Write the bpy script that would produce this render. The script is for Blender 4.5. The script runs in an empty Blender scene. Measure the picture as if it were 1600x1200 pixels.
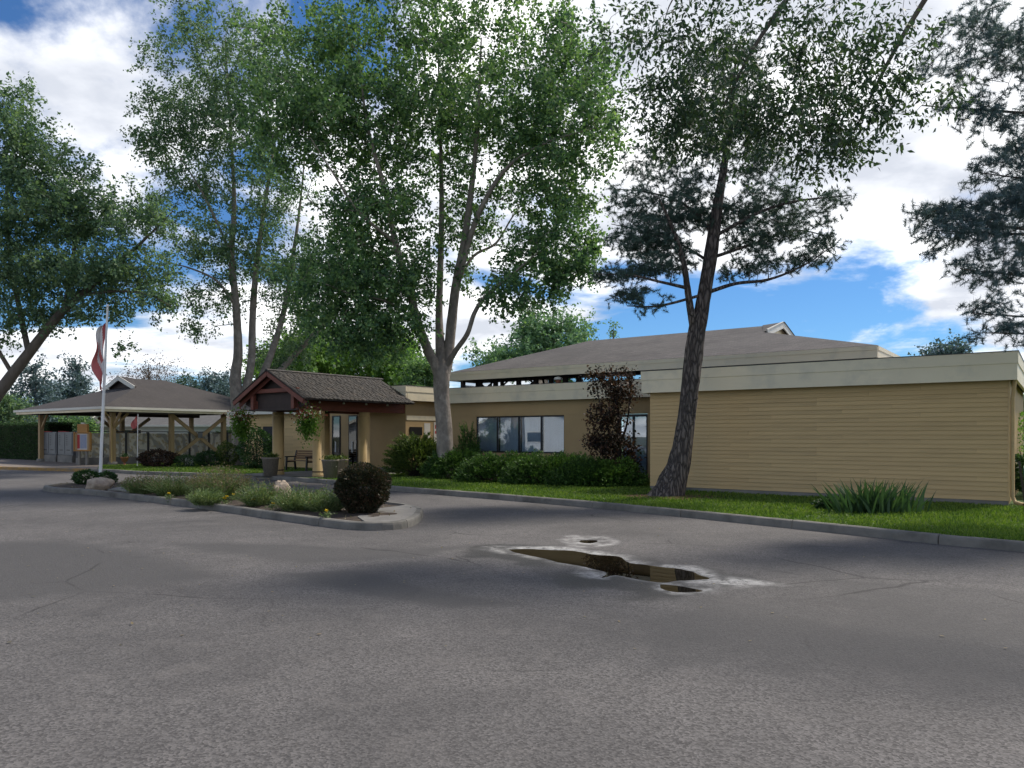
import bpy, math, random
import numpy as np
from mathutils import Vector, Matrix

random.seed(7)
rng = np.random.default_rng(11)
scene = bpy.context.scene
C = scene.collection
R = math.radians

# ------------------------------------------------------------------ camera
F, CH, HZ = 1180.0, 1.75, 680.0          # focal length in photo pixels, eye height, horizon row
cam_d = bpy.data.cameras.new('camera')
cam = bpy.data.objects.new('camera', cam_d)
C.objects.link(cam)
cam.location = (0, 0, CH)
cam.rotation_euler = (R(90), 0, 0)
cam_d.sensor_width = 36.0
cam_d.lens = 36.0 * F / 1600.0
cam_d.shift_y = (HZ - 600.0) / 1600.0
cam_d.clip_end = 3000.0
scene.camera = cam

# ------------------------------------------------------------------ light
SUN_AZ, SUN_EL = R(58), R(54)
sdir = Vector((math.sin(SUN_AZ) * math.cos(SUN_EL), math.cos(SUN_AZ) * math.cos(SUN_EL), math.sin(SUN_EL)))
sun_d = bpy.data.lights.new('sun', 'SUN')
sun_d.energy = 1.5
sun_d.angle = R(9.0)
sun_d.color = (1.0, 0.93, 0.82)
sun = bpy.data.objects.new('sun', sun_d)
C.objects.link(sun)
sun.rotation_euler = sdir.to_track_quat('Z', 'Y').to_euler()
sun.location = (30, 20, 40)

scene.view_settings.view_transform = 'Standard'
scene.view_settings.look = 'None'
scene.view_settings.gamma = 1.0
scene.view_settings.use_curve_mapping = False
scene.view_settings.exposure = 1.54

world = bpy.data.worlds.new('World')
scene.world = world
world.use_nodes = True
wn, wl = world.node_tree.nodes, world.node_tree.links
wn.clear()


def wnode(t, **kw):
    n = wn.new(t)
    for k, v in kw.items():
        setattr(n, k, v)
    return n


def wmath(op, a, b=None, c=None, clamp=False):
    n = wnode('ShaderNodeMath', operation=op)
    n.use_clamp = clamp
    for i, s in enumerate((a, b, c)):
        if s is None:
            continue
        if isinstance(s, (int, float)):
            n.inputs[i].default_value = s
        else:
            wl.new(s, n.inputs[i])
    return n.outputs[0]


sky = wnode('ShaderNodeTexSky', sky_type='NISHITA')
sky.sun_disc = False
sky.sun_elevation = SUN_EL
sky.sun_rotation = SUN_AZ
sky.air_density = 1.0
sky.dust_density = 0.0
sky.ozone_density = 4.0
bg_sky = wnode('ShaderNodeBackground')
bg_sky.inputs[1].default_value = 0.05
tint = wnode('ShaderNodeMix', data_type='RGBA', blend_type='MULTIPLY')
tint.inputs[0].default_value = 1.0
tint.inputs[7].default_value = (0.39, 0.60, 0.80, 1)
wl.new(sky.outputs[0], tint.inputs[6])
wl.new(tint.outputs[2], bg_sky.inputs[0])
tc = wnode('ShaderNodeTexCoord')
sx = wnode('ShaderNodeSeparateXYZ')
wl.new(tc.outputs['Generated'], sx.inputs[0])
zz = wmath('ADD', wmath('MAXIMUM', sx.outputs[2], 0.0), 0.20)
CLOUD_X, CLOUD_Y = -0.6, 0.0
cx = wmath('ADD', wmath('DIVIDE', sx.outputs[0], zz), CLOUD_X)
cy = wmath('ADD', wmath('DIVIDE', sx.outputs[1], zz), CLOUD_Y)
cmb = wnode('ShaderNodeCombineXYZ')
wl.new(cx, cmb.inputs[0]); wl.new(cy, cmb.inputs[1])
CLOUD_SEED = 0.7
cmb.inputs[2].default_value = CLOUD_SEED
n1 = wnode('ShaderNodeTexNoise')
n1.inputs['Scale'].default_value = 0.9
n1.inputs['Detail'].default_value = 9.0
n1.inputs['Roughness'].default_value = 0.56
n1.inputs['Distortion'].default_value = 0.35
wl.new(cmb.outputs[0], n1.inputs['Vector'])
n2 = wnode('ShaderNodeTexNoise')
n2.inputs['Scale'].default_value = 2.6
n2.inputs['Detail'].default_value = 6.0
wl.new(cmb.outputs[0], n2.inputs['Vector'])
cov = wnode('ShaderNodeMapRange', interpolation_type='SMOOTHSTEP')
cov.inputs['From Min'].default_value = 0.455
cov.inputs['From Max'].default_value = 0.545
wl.new(n1.outputs[0], cov.inputs['Value'])
ccol = wnode('ShaderNodeValToRGB')
ccol.color_ramp.elements[0].position = 0.33
ccol.color_ramp.elements[0].color = (1.0, 1.0, 1.0, 1)
ccol.color_ramp.elements[1].position = 0.62
ccol.color_ramp.elements[1].color = (0.44, 0.465, 0.52, 1)
wl.new(n2.outputs[0], ccol.inputs[0])
bg_cl = wnode('ShaderNodeBackground')
bg_cl.inputs[1].default_value = 0.58
wl.new(ccol.outputs[0], bg_cl.inputs[0])
mixw = wnode('ShaderNodeMixShader')
wl.new(cov.outputs[0], mixw.inputs[0])
wl.new(bg_sky.outputs[0], mixw.inputs[1])
wl.new(bg_cl.outputs[0], mixw.inputs[2])
wo = wnode('ShaderNodeOutputWorld')
wl.new(mixw.outputs[0], wo.inputs[0])


# ------------------------------------------------------------------ pixel helpers (distance always from ground or a known plane)
LAWN = 0.13


def G(px, py, z=0.0):
    d = F * (CH - z) / (py - HZ)
    return Vector(((px - 800) * d / F, d, z))


def P(px, py, d):
    return Vector(((px - 800) * d / F, d, CH + (HZ - py) * d / F))


ANG = R(-36.0)
U = Vector((math.cos(ANG), math.sin(ANG), 0))
V = Vector((-math.sin(ANG), math.cos(ANG), 0))
ORG = G(1016, 764.7, LAWN); ORG.z = 0


def W(a, b, z=0.0):
    p = ORG + U * a + V * b
    return Vector((p.x, p.y, z))


def a_on(px, b):
    k = (px - 800) / F
    return (k * (ORG.y + V.y * b) - (ORG.x + V.x * b)) / (U.x - k * U.y)


def z_on(px, py, b):
    p = W(a_on(px, b), b)
    return CH + (HZ - py) * p.y / F


# ------------------------------------------------------------------ object helpers
def tag(o, label=None, cat=None, group=None, kind=None):
    if label: o['label'] = label
    if cat: o['category'] = cat
    if group: o['group'] = group
    if kind: o['kind'] = kind
    return o


def thing(name, label, cat, loc=(0, 0, 0), rz=0.0, group=None):
    o = bpy.data.objects.new(name, None)
    o.empty_display_size = 0.2
    C.objects.link(o)
    o.location = loc
    o.rotation_euler = (0, 0, rz)
    return tag(o, label, cat, group)


def copy_tree(o, parent=None):
    c = o.copy()
    C.objects.link(c)
    c.parent = parent
    for ch in [x for x in bpy.data.objects if x.parent is o]:
        copy_tree(ch, c)
    return c


def link(name, me, mat, parent=None, loc=None):
    if mat is not None and len(me.materials) == 0:
        me.materials.append(mat)
    o = bpy.data.objects.new(name, me)
    C.objects.link(o)
    if parent is not None:
        o.parent = parent
    if loc is not None:
        o.location = loc
    return o


def np_mesh(name, v, f, mat, parent=None, smooth=False, world=False, attrs=None):
    v = np.asarray(v, dtype=np.float32).reshape(-1, 3)
    f = np.asarray(f, dtype=np.int32)
    if world and parent is not None:
        root = parent
        v = v - np.array(root.location, dtype=np.float32)
    me = bpy.data.meshes.new(name)
    n, k = f.shape
    me.vertices.add(len(v)); me.loops.add(n * k); me.polygons.add(n)
    me.vertices.foreach_set('co', v.ravel())
    me.loops.foreach_set('vertex_index', f.ravel())
    me.polygons.foreach_set('loop_start', np.arange(0, n * k, k, dtype=np.int32))
    if smooth:
        me.polygons.foreach_set('use_smooth', np.ones(n, dtype=bool))
    me.update(calc_edges=True)
    if attrs:
        for an, av in attrs.items():
            at = me.attributes.new(an, 'FLOAT', 'POINT')
            at.data.foreach_set('value', np.asarray(av, dtype=np.float32))
    return link(name, me, mat, parent)


class MB:
    """collects faces and links them as one mesh"""

    def __init__(s):
        s.v, s.f = [], []

    def add(s, vs, fs):
        o = len(s.v)
        s.v += [tuple(p) for p in vs]
        s.f += [tuple(i + o for i in q) for q in fs]
        return s

    def box(s, x0, x1, y0, y1, z0, z1):
        return s.add([(x0, y0, z0), (x1, y0, z0), (x1, y1, z0), (x0, y1, z0), (x0, y0, z1), (x1, y0, z1), (x1, y1, z1), (x0, y1, z1)],
                     [(3, 2, 1, 0), (4, 5, 6, 7), (0, 1, 5, 4), (1, 2, 6, 5), (2, 3, 7, 6), (3, 0, 4, 7)])

    def cbox(s, x0, x1, y0, y1, z0, z1, c):
        """box with chamfered edges"""
        import itertools
        bm_v = []
        xs, ys, zs = (x0, x1), (y0, y1), (z0, z1)
        idx = {}
        for i, j, k in itertools.product((0, 1), repeat=3):
            sx_, sy_, sz_ = (1 if i == 0 else -1), (1 if j == 0 else -1), (1 if k == 0 else -1)
            for ax in range(3):
                p = [xs[i], ys[j], zs[k]]
                q = [p[0] + sx_ * c, p[1] + sy_ * c, p[2] + sz_ * c]
                q[ax] = p[ax]
                idx[(i, j, k, ax)] = len(bm_v)
                bm_v.append(tuple(q))
        fs = []
        fs += [tuple(idx[(0, j, k, 0)] for j, k in ((0, 0), (0, 1), (1, 1), (1, 0))), tuple(idx[(1, j, k, 0)] for j, k in ((0, 0), (1, 0), (1, 1), (0, 1)))]
        fs += [tuple(idx[(i, 0, k, 1)] for i, k in ((0, 0), (1, 0), (1, 1), (0, 1))), tuple(idx[(i, 1, k, 1)] for i, k in ((0, 0), (0, 1), (1, 1), (1, 0)))]
        fs += [tuple(idx[(i, j, 0, 2)] for i, j in ((0, 0), (0, 1), (1, 1), (1, 0))), tuple(idx[(i, j, 1, 2)] for i, j in ((0, 0), (1, 0), (1, 1), (0, 1)))]
        for k in (0, 1):
            for j in (0, 1):
                fs.append((idx[(0, j, k, 1)], idx[(1, j, k, 1)], idx[(1, j, k, 2)], idx[(0, j, k, 2)]))
            for i in (0, 1):
                fs.append((idx[(i, 0, k, 0)], idx[(i, 1, k, 0)], idx[(i, 1, k, 2)], idx[(i, 0, k, 2)]))
        for i in (0, 1):
            for j in (0, 1):
                fs.append((idx[(i, j, 0, 0)], idx[(i, j, 1, 0)], idx[(i, j, 1, 1)], idx[(i, j, 0, 1)]))
                for k in (0, 1):
                    fs.append((idx[(i, j, k, 0)], idx[(i, j, k, 1)], idx[(i, j, k, 2)]))
        return s.add(bm_v, fs)

    def prism(s, poly, z0, z1):
        n = len(poly)
        vs = [(p[0], p[1], z0) for p in poly] + [(p[0], p[1], z1) for p in poly]
        fs = [tuple(range(n))[::-1], tuple(range(n, 2 * n))] + [(i, (i + 1) % n, n + (i + 1) % n, n + i) for i in range(n)]
        return s.add(vs, fs)

    def beam(s, p, q, w, h):
        """rectangular bar from p to q, w wide (horizontal), h high"""
        p, q = Vector(p), Vector(q)
        d = (q - p).normalized()
        up = Vector((0, 0, 1)) if abs(d.z) < 0.99 else Vector((0, 1, 0))
        sd = d.cross(up).normalized() * (w / 2)
        u2 = sd.cross(d).normalized() * (h / 2)
        vs = [p - sd - u2, p + sd - u2, p + sd + u2, p - sd + u2, q - sd - u2, q + sd - u2, q + sd + u2, q - sd + u2]
        return s.add(vs, [(0, 1, 2, 3), (7, 6, 5, 4), (0, 4, 5, 1), (1, 5, 6, 2), (2, 6, 7, 3), (3, 7, 4, 0)])

    def lathe(s, prof, n=20, cx=0.0, cy=0.0):
        vs, fs = [], []
        for r, z in prof:
            for i in range(n):
                t = 2 * math.pi * i / n
                vs.append((cx + r * math.cos(t), cy + r * math.sin(t), z))
        m = len(prof)
        for j in range(m - 1):
            for i in range(n):
                fs.append((j * n + i, j * n + (i + 1) % n, (j + 1) * n + (i + 1) % n, (j + 1) * n + i))
        fs.append(tuple(range(n))[::-1])
        fs.append(tuple((m - 1) * n + i for i in range(n)))
        return s.add(vs, fs)

    def tube(s, path, rad, n=8):
        v, f = tube_np(np.array([tuple(p) for p in path]), np.array(rad if hasattr(rad, '__len__') else [rad] * len(path)), n)
        return s.add(v.tolist(), f.tolist())

    def mesh(s, name):
        me = bpy.data.meshes.new(name)
        me.from_pydata(s.v, [], s.f)
        me.update()
        return me

    def build(s, name, mat, parent=None, smooth=False):
        me = s.mesh(name)
        if smooth:
            for p in me.polygons:
                p.use_smooth = len(p.vertices) <= 4
        return link(name, me, mat, parent)


def tube_np(path, rad, n=8, rough=0.0):
    path = np.asarray(path, float)
    m = len(path)
    t = np.gradient(path, axis=0)
    t /= np.linalg.norm(t, axis=1, keepdims=True) + 1e-9
    ref = np.array([0.0, 1.0, 0.0]) if abs(t[:, 1]).mean() < 0.8 else np.array([1.0, 0.0, 0.0])
    sd = np.cross(t, ref); sd /= np.linalg.norm(sd, axis=1, keepdims=True) + 1e-9
    up = np.cross(sd, t)
    th = np.linspace(0, 2 * np.pi, n, endpoint=False)
    r = np.repeat(np.asarray(rad, float)[:, None], n, 1)
    if rough > 0:
        r = r * (1 + rough * (rng.random((m, n)) - 0.5))
    v = path[:, None, :] + r[:, :, None] * (np.cos(th)[None, :, None] * sd[:, None, :] + np.sin(th)[None, :, None] * up[:, None, :])
    i = np.arange(m - 1)[:, None] * n
    j = np.arange(n)[None, :]
    j2 = (j + 1) % n
    f = np.stack([i + j, i + j2, i + n + j2, i + n + j], -1).reshape(-1, 4)
    return v.reshape(-1, 3), f


def smooth_path(pts, k=6):
    """Catmull-Rom through points (any number of columns)"""
    p = np.asarray(pts, float)
    if len(p) < 3:
        return np.array([p[0] + (p[-1] - p[0]) * t for t in np.linspace(0, 1, k + 1)])
    q = np.vstack([2 * p[0] - p[1], p, 2 * p[-1] - p[-2]])
    out = []
    for i in range(1, len(q) - 2):
        for t in np.linspace(0, 1, k, endpoint=False):
            out.append(0.5 * ((2 * q[i]) + (-q[i - 1] + q[i + 1]) * t + (2 * q[i - 1] - 5 * q[i] + 4 * q[i + 1] - q[i + 2]) * t * t
                              + (-q[i - 1] + 3 * q[i] - 3 * q[i + 1] + q[i + 2]) * t ** 3))
    out.append(p[-1])
    return np.array(out)


# lattice noise for heights and masks
_lat = rng.random((256, 256))


def vnoise(x, y):
    xi = np.floor(x).astype(int); yi = np.floor(y).astype(int)
    fx = x - xi; fy = y - yi
    fx = fx * fx * (3 - 2 * fx); fy = fy * fy * (3 - 2 * fy)
    a = _lat[xi & 255, yi & 255]; b = _lat[(xi + 1) & 255, yi & 255]
    c = _lat[xi & 255, (yi + 1) & 255]; d = _lat[(xi + 1) & 255, (yi + 1) & 255]
    return (a * (1 - fx) + b * fx) * (1 - fy) + (c * (1 - fx) + d * fx) * fy


def fbm(x, y, o=4):
    s = 0.0; a = 0.5; t = 0.0
    for i in range(o):
        s = s + a * vnoise(x * 2 ** i + 17.3 * i, y * 2 ** i + 5.1 * i); t += a; a *= 0.5
    return s / t


# ------------------------------------------------------------------ materials
def nodes(name):
    m = bpy.data.materials.new(name)
    m.use_nodes = True
    nt = m.node_tree
    return m, nt.nodes, nt.links, nt.nodes['Principled BSDF']


def noise(nn, ll, vec, scale, detail=4.0, rough=0.55, dist=0.0):
    n = nn.new('ShaderNodeTexNoise')
    n.inputs['Scale'].default_value = scale
    n.inputs['Detail'].default_value = detail
    n.inputs['Roughness'].default_value = rough
    n.inputs['Distortion'].default_value = dist
    if vec is not None:
        ll.new(vec, n.inputs['Vector'])
    return n.outputs[0]


def maprange(nn, ll, v, a, b, c=0.0, d=1.0):
    n = nn.new('ShaderNodeMapRange')
    n.inputs['From Min'].default_value = a; n.inputs['From Max'].default_value = b
    n.inputs['To Min'].default_value = c; n.inputs['To Max'].default_value = d
    ll.new(v, n.inputs['Value'])
    return n.outputs[0]


def mixc(nn, ll, f, a, b, mode='MIX'):
    n = nn.new('ShaderNodeMix')
    n.data_type = 'RGBA'; n.blend_type = mode
    for i, s in ((0, f), (6, a), (7, b)):
        if isinstance(s, (int, float)):
            n.inputs[i].default_value = s
        elif isinstance(s, tuple):
            n.inputs[i].default_value = (*s[:3], 1)
        else:
            ll.new(s, n.inputs[i])
    return n.outputs[2]


def pmat(name, c1, c2, scale=3.0, rough=0.7, bump=0.15, bscale=40.0, c3=None, s3=0.6, stretch=None, spec=0.35, metallic=0.0, bdist=0.01):
    m, nn, ll, b = nodes(name)
    tcn = nn.new('ShaderNodeTexCoord')
    vec = tcn.outputs['Object']
    if stretch:
        mp = nn.new('ShaderNodeMapping')
        mp.inputs['Scale'].default_value = stretch
        ll.new(vec, mp.inputs[0]); vec = mp.outputs[0]
    f = maprange(nn, ll, noise(nn, ll, vec, scale, 6.0, 0.6), 0.3, 0.7)
    col = mixc(nn, ll, f, c1, c2)
    if c3:
        f3 = maprange(nn, ll, noise(nn, ll, vec, s3, 5.0, 0.6), 0.5, 0.75)
        col = mixc(nn, ll, f3, col, c3)
    ll.new(col, b.inputs['Base Color'])
    b.inputs['Roughness'].default_value = rough
    b.inputs['Specular IOR Level'].default_value = spec
    b.inputs['Metallic'].default_value = metallic
    if bump > 0:
        bp = nn.new('ShaderNodeBump')
        bp.inputs['Strength'].default_value = bump
        bp.inputs['Distance'].default_value = bdist
        ll.new(noise(nn, ll, vec, bscale, 5.0, 0.6), bp.inputs['Height'])
        ll.new(bp.outputs[0], b.inputs['Normal'])
    return m


def leafmat(name, cols, trans=0.4, gloss=0.06, big=0.25):
    """leaf faces: every face its own tone, light passes through"""
    m, nn, ll, b = nodes(name)
    out = nn['Material Output']
    g = nn.new('ShaderNodeNewGeometry')
    rp = nn.new('ShaderNodeValToRGB')
    els = rp.color_ramp.elements
    while len(els) < len(cols):
        els.new(0.5)
    for i, c in enumerate(cols):
        els[i].position = i / (len(cols) - 1)
        els[i].color = (*c, 1)
    tcn = nn.new('ShaderNodeTexCoord')
    nz = noise(nn, ll, tcn.outputs['Object'], 0.9, 3.0, 0.6)
    ad = nn.new('ShaderNodeMath'); ad.operation = 'MULTIPLY_ADD'
    ll.new(maprange(nn, ll, nz, 0.3, 0.7, -1, 1), ad.inputs[0]); ad.inputs[1].default_value = big
    ll.new(g.outputs['Random Per Island'], ad.inputs[2])
    ll.new(ad.outputs[0], rp.inputs[0])
    b.inputs['Roughness'].default_value = 0.55
    b.inputs['Specular IOR Level'].default_value = gloss * 5
    ll.new(rp.outputs[0], b.inputs['Base Color'])
    tr = nn.new('ShaderNodeBsdfTranslucent')
    tcol = mixc(nn, ll, 1.0, rp.outputs[0], (1.18, 1.28, 0.66), 'MULTIPLY')
    ll.new(tcol, tr.inputs[0])
    mx = nn.new('ShaderNodeMixShader')
    mx.inputs[0].default_value = trans
    ll.new(b.outputs[0], mx.inputs[1]); ll.new(tr.outputs[0], mx.inputs[2])
    ll.new(mx.outputs[0], out.inputs[0])
    return m


M = {}
M['cream'] = pmat('cream_paint', (0.86, 0.75, 0.545), (0.81, 0.705, 0.51), 1.2, 0.55, 0.05, 60, c3=(0.66, 0.59, 0.45), s3=1.5)
M['white_trim'] = pmat('white_trim_paint', (0.70, 0.68, 0.62), (0.62, 0.60, 0.54), 1.5, 0.5, 0.03, 60)
M['flashing'] = pmat('dark_flashing', (0.055, 0.05, 0.048), (0.08, 0.075, 0.07), 2, 0.5, 0.0)
M['tan'] = pmat('tan_wall_paint', (0.47, 0.325, 0.16), (0.43, 0.295, 0.145), 1.0, 0.7, 0.12, 90, c3=(0.37, 0.255, 0.13), s3=0.8)
M['siding'] = pmat('tan_siding_paint', (0.62, 0.435, 0.21), (0.56, 0.39, 0.187), 1.6, 0.6, 0.10, 30, c3=(0.45, 0.315, 0.155), s3=0.9, stretch=(0.35, 1, 3))
_nt = M['siding'].node_tree; _b = _nt.nodes['Principled BSDF']; _src = _b.inputs['Base Color'].links[0].from_socket
_oi = _nt.nodes.new('ShaderNodeObjectInfo')
_v = maprange(_nt.nodes, _nt.links, _oi.outputs['Random'], 0, 1, 0.95, 1.03)
_h = _nt.nodes.new('ShaderNodeHueSaturation'); _nt.links.new(_v, _h.inputs['Value']); _nt.links.new(_src, _h.inputs['Color']); _nt.links.new(_h.outputs[0], _b.inputs['Base Color'])
M['column'] = pmat('column_paint', (0.50, 0.35, 0.155), (0.45, 0.31, 0.14), 1.5, 0.55, 0.05, 40, c3=(0.38, 0.27, 0.14), s3=1.4)
M['red_beam'] = pmat('red_brown_stain', (0.19, 0.058, 0.036), (0.13, 0.042, 0.028), 3, 0.6, 0.15, 30, stretch=(1, 1, 6))
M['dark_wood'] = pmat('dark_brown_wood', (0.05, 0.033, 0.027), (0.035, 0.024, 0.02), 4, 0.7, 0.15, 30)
M['soffit'] = pmat('dark_soffit', (0.045, 0.035, 0.03), (0.03, 0.025, 0.022), 3, 0.8, 0.05, 30)
M['black_metal'] = pmat('black_metal', (0.012, 0.012, 0.013), (0.02, 0.02, 0.02), 5, 0.4, 0.0)
M['concrete'] = pmat('concrete', (0.26, 0.245, 0.22), (0.19, 0.18, 0.165), 2.5, 0.85, 0.3, 60, c3=(0.13, 0.125, 0.115), s3=1.4)
M['kerb'] = pmat('kerb_concrete', (0.22, 0.205, 0.18), (0.14, 0.135, 0.12), 3.0, 0.9, 0.5, 45, c3=(0.075, 0.07, 0.06), s3=1.1)
M['yellow_kerb'] = pmat('yellow_kerb_paint', (0.42, 0.25, 0.07), (0.28, 0.18, 0.08), 4, 0.8, 0.3, 45, c3=(0.18, 0.16, 0.13), s3=2.0)
M['post_wood'] = pmat('pale_timber', (0.42, 0.29, 0.15), (0.33, 0.225, 0.115), 4, 0.7, 0.12, 25, stretch=(1, 1, 0.2))
M['steel_grey'] = pmat('mailbox_grey', (0.17, 0.175, 0.18), (0.135, 0.14, 0.145), 2, 0.45, 0.02, 40)
M['dark_grey'] = pmat('dark_grey_metal', (0.06, 0.062, 0.065), (0.04, 0.042, 0.045), 2, 0.5, 0.0)
M['white_metal'] = pmat('white_pole_paint', (0.75, 0.75, 0.73), (0.66, 0.66, 0.64), 3, 0.4, 0.0)
M['red_cloth'] = pmat('red_flag_cloth', (0.50, 0.14, 0.13), (0.42, 0.11, 0.105), 5, 0.8, 0.05, 80)
M['white_cloth'] = pmat('white_flag_cloth', (0.70, 0.68, 0.66), (0.62, 0.60, 0.58), 5, 0.8, 0.05, 80)
M['board_wood'] = pmat('orange_timber', (0.46, 0.24, 0.075), (0.38, 0.19, 0.06), 4, 0.6, 0.1, 30)
M['bench_wood'] = pmat('bench_slat_wood', (0.22, 0.12, 0.06), (0.16, 0.09, 0.045), 5, 0.6, 0.1, 40)
M['paper'] = pmat('paper', (0.66, 0.63, 0.58), (0.58, 0.55, 0.50), 8, 0.8, 0.0)
M['red_print'] = pmat('red_print', (0.45, 0.06, 0.06), (0.36, 0.05, 0.05), 8, 0.8, 0.0)
M['blue_print'] = pmat('blue_print', (0.25, 0.30, 0.45), (0.35, 0.36, 0.42), 12, 0.8, 0.0)
M['rock'] = pmat('boulder_rock', (0.46, 0.37, 0.28), (0.30, 0.235, 0.175), 5, 0.9, 0.8, 14, c3=(0.20, 0.15, 0.12), s3=3, bdist=0.05)
M['soil'] = pmat('garden_soil', (0.075, 0.055, 0.042), (0.045, 0.034, 0.027), 9, 0.95, 0.9, 35, c3=(0.11, 0.085, 0.06), s3=4, bdist=0.03)
M['mulch'] = pmat('bark_mulch', (0.16, 0.085, 0.045), (0.09, 0.05, 0.03), 14, 0.95, 1.0, 40, c3=(0.22, 0.14, 0.07), s3=9, bdist=0.03)
M['bark_pale'] = pmat('pale_bark', (0.30, 0.26, 0.22), (0.165, 0.14, 0.12), 4.5, 0.9, 0.7, 14, c3=(0.42, 0.37, 0.32), s3=3.2, stretch=(1, 1, 0.7), bdist=0.04)
M['bark_grey'] = pmat('grey_bark', (0.16, 0.135, 0.11), (0.09, 0.075, 0.062), 4, 0.9, 0.8, 14, stretch=(1, 1, 0.3), bdist=0.04)
m, nn, ll, b = nodes('pine_bark')
tcn = nn.new('ShaderNodeTexCoord')
mp = nn.new('ShaderNodeMapping'); mp.inputs['Scale'].default_value = (1, 1, 0.24)
ll.new(tcn.outputs['Object'], mp.inputs[0])
wvb = nn.new('ShaderNodeMix'); wvb.data_type = 'VECTOR'; wvb.inputs[0].default_value = 0.16
nzb = nn.new('ShaderNodeTexNoise'); nzb.inputs['Scale'].default_value = 6.0; nzb.inputs['Detail'].default_value = 5
ll.new(mp.outputs[0], nzb.inputs['Vector']); ll.new(mp.outputs[0], wvb.inputs[4]); ll.new(nzb.outputs['Color'], wvb.inputs[5])
vb = nn.new('ShaderNodeTexVoronoi'); vb.feature = 'DISTANCE_TO_EDGE'; vb.inputs['Scale'].default_value = 13.0
ll.new(wvb.outputs[1], vb.inputs['Vector'])
fis = maprange(nn, ll, vb.outputs['Distance'], 0.0, 0.22)
pl_c = mixc(nn, ll, maprange(nn, ll, noise(nn, ll, mp.outputs[0], 7, 5), 0.3, 0.7), (0.13, 0.105, 0.09), (0.21, 0.175, 0.15))
ll.new(mixc(nn, ll, fis, (0.045, 0.036, 0.032), pl_c), b.inputs['Base Color'])
b.inputs['Roughness'].default_value = 0.95
bp = nn.new('ShaderNodeBump'); bp.inputs['Strength'].default_value = 1.0; bp.inputs['Distance'].default_value = 0.06
ll.new(mixc(nn, ll, 0.3, fis, noise(nn, ll, mp.outputs[0], 30, 5, 0.7)), bp.inputs['Height']); ll.new(bp.outputs[0], b.inputs['Normal'])
M['bark_pine'] = m
M['bark_dark'] = pmat('dark_bark', (0.05, 0.036, 0.03), (0.03, 0.022, 0.02), 6, 0.9, 0.4, 30)
M['pot'] = pmat('aggregate_planter', (0.25, 0.215, 0.17), (0.15, 0.13, 0.105), 22, 0.9, 0.6, 60)
M['terracotta'] = pmat('terracotta_cap', (0.36, 0.15, 0.09), (0.28, 0.12, 0.08), 5, 0.8, 0.1, 40)
M['vinyl'] = pmat('white_house_siding', (0.62, 0.63, 0.64), (0.55, 0.56, 0.57), 1, 0.6, 0.0)
M['grey_roof_plain'] = pmat('grey_house_roof', (0.14, 0.135, 0.13), (0.10, 0.098, 0.095), 3, 0.9, 0.1, 30)
M['blind'] = pmat('blind_fabric', (0.62, 0.66, 0.70), (0.55, 0.59, 0.63), 2, 0.8, 0.0)
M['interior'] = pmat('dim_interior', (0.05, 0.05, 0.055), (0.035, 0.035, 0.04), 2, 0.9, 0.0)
M['orange'] = pmat('orange_marker', (0.60, 0.12, 0.06), (0.5, 0.1, 0.05), 5, 0.6, 0.0)
M['hose'] = pmat('green_hose', (0.02, 0.13, 0.075), (0.015, 0.10, 0.06), 5, 0.4, 0.0)


def roof_mat(name, c1, c2, c3, row, width):
    m, nn, ll, b = nodes(name)
    tcn = nn.new('ShaderNodeTexCoord')
    br = nn.new('ShaderNodeTexBrick')
    br.inputs['Scale'].default_value = 1.0
    br.inputs['Mortar Size'].default_value = 0.012
    br.inputs['Mortar Smooth'].default_value = 0.3
    br.inputs['Brick Width'].default_value = width
    br.inputs['Row Height'].default_value = row
    br.inputs['Color1'].default_value = (*c1, 1); br.inputs['Color2'].default_value = (*c2, 1); br.inputs['Mortar'].default_value = (*c3, 1)
    ll.new(tcn.outputs['Object'], br.inputs['Vector'])
    f = maprange(nn, ll, noise(nn, ll, tcn.outputs['Object'], 7.0, 5.0, 0.7), 0.3, 0.7)
    col = mixc(nn, ll, f, br.outputs[0], c2)
    f2 = maprange(nn, ll, noise(nn, ll, tcn.outputs['Object'], 0.5, 4.0, 0.6), 0.45, 0.7)
    col = mixc(nn, ll, mixf(nn, ll, f2, 0.5), col, c3)
    ll.new(col, b.inputs['Base Color'])
    b.inputs['Roughness'].default_value = 0.9
    b.inputs['Specular IOR Level'].default_value = 0.25
    bp = nn.new('ShaderNodeBump'); bp.inputs['Strength'].default_value = 0.6; bp.inputs['Distance'].default_value = 0.02
    ll.new(noise(nn, ll, tcn.outputs['Object'], 14, 5, 0.7), bp.inputs['Height'])
    ll.new(bp.outputs[0], b.inputs['Normal'])
    return m


def mixf(nn, ll, f, k):
    n = nn.new('ShaderNodeMath'); n.operation = 'MULTIPLY'
    ll.new(f, n.inputs[0]); n.inputs[1].default_value = k
    return n.outputs[0]


M['shingle'] = roof_mat('grey_brown_shingle', (0.16, 0.145, 0.138), (0.09, 0.083, 0.082), (0.05, 0.046, 0.046), 0.16, 0.32)
M['shingle_dark'] = roof_mat('dark_shingle', (0.085, 0.075, 0.07), (0.065, 0.058, 0.056), (0.05, 0.045, 0.043), 0.16, 0.32)
M['shake'] = pmat('weathered_shake', (0.092, 0.084, 0.078), (0.048, 0.044, 0.041), 6, 0.9, 0.5, 30, c3=(0.125, 0.105, 0.09), s3=3)


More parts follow.
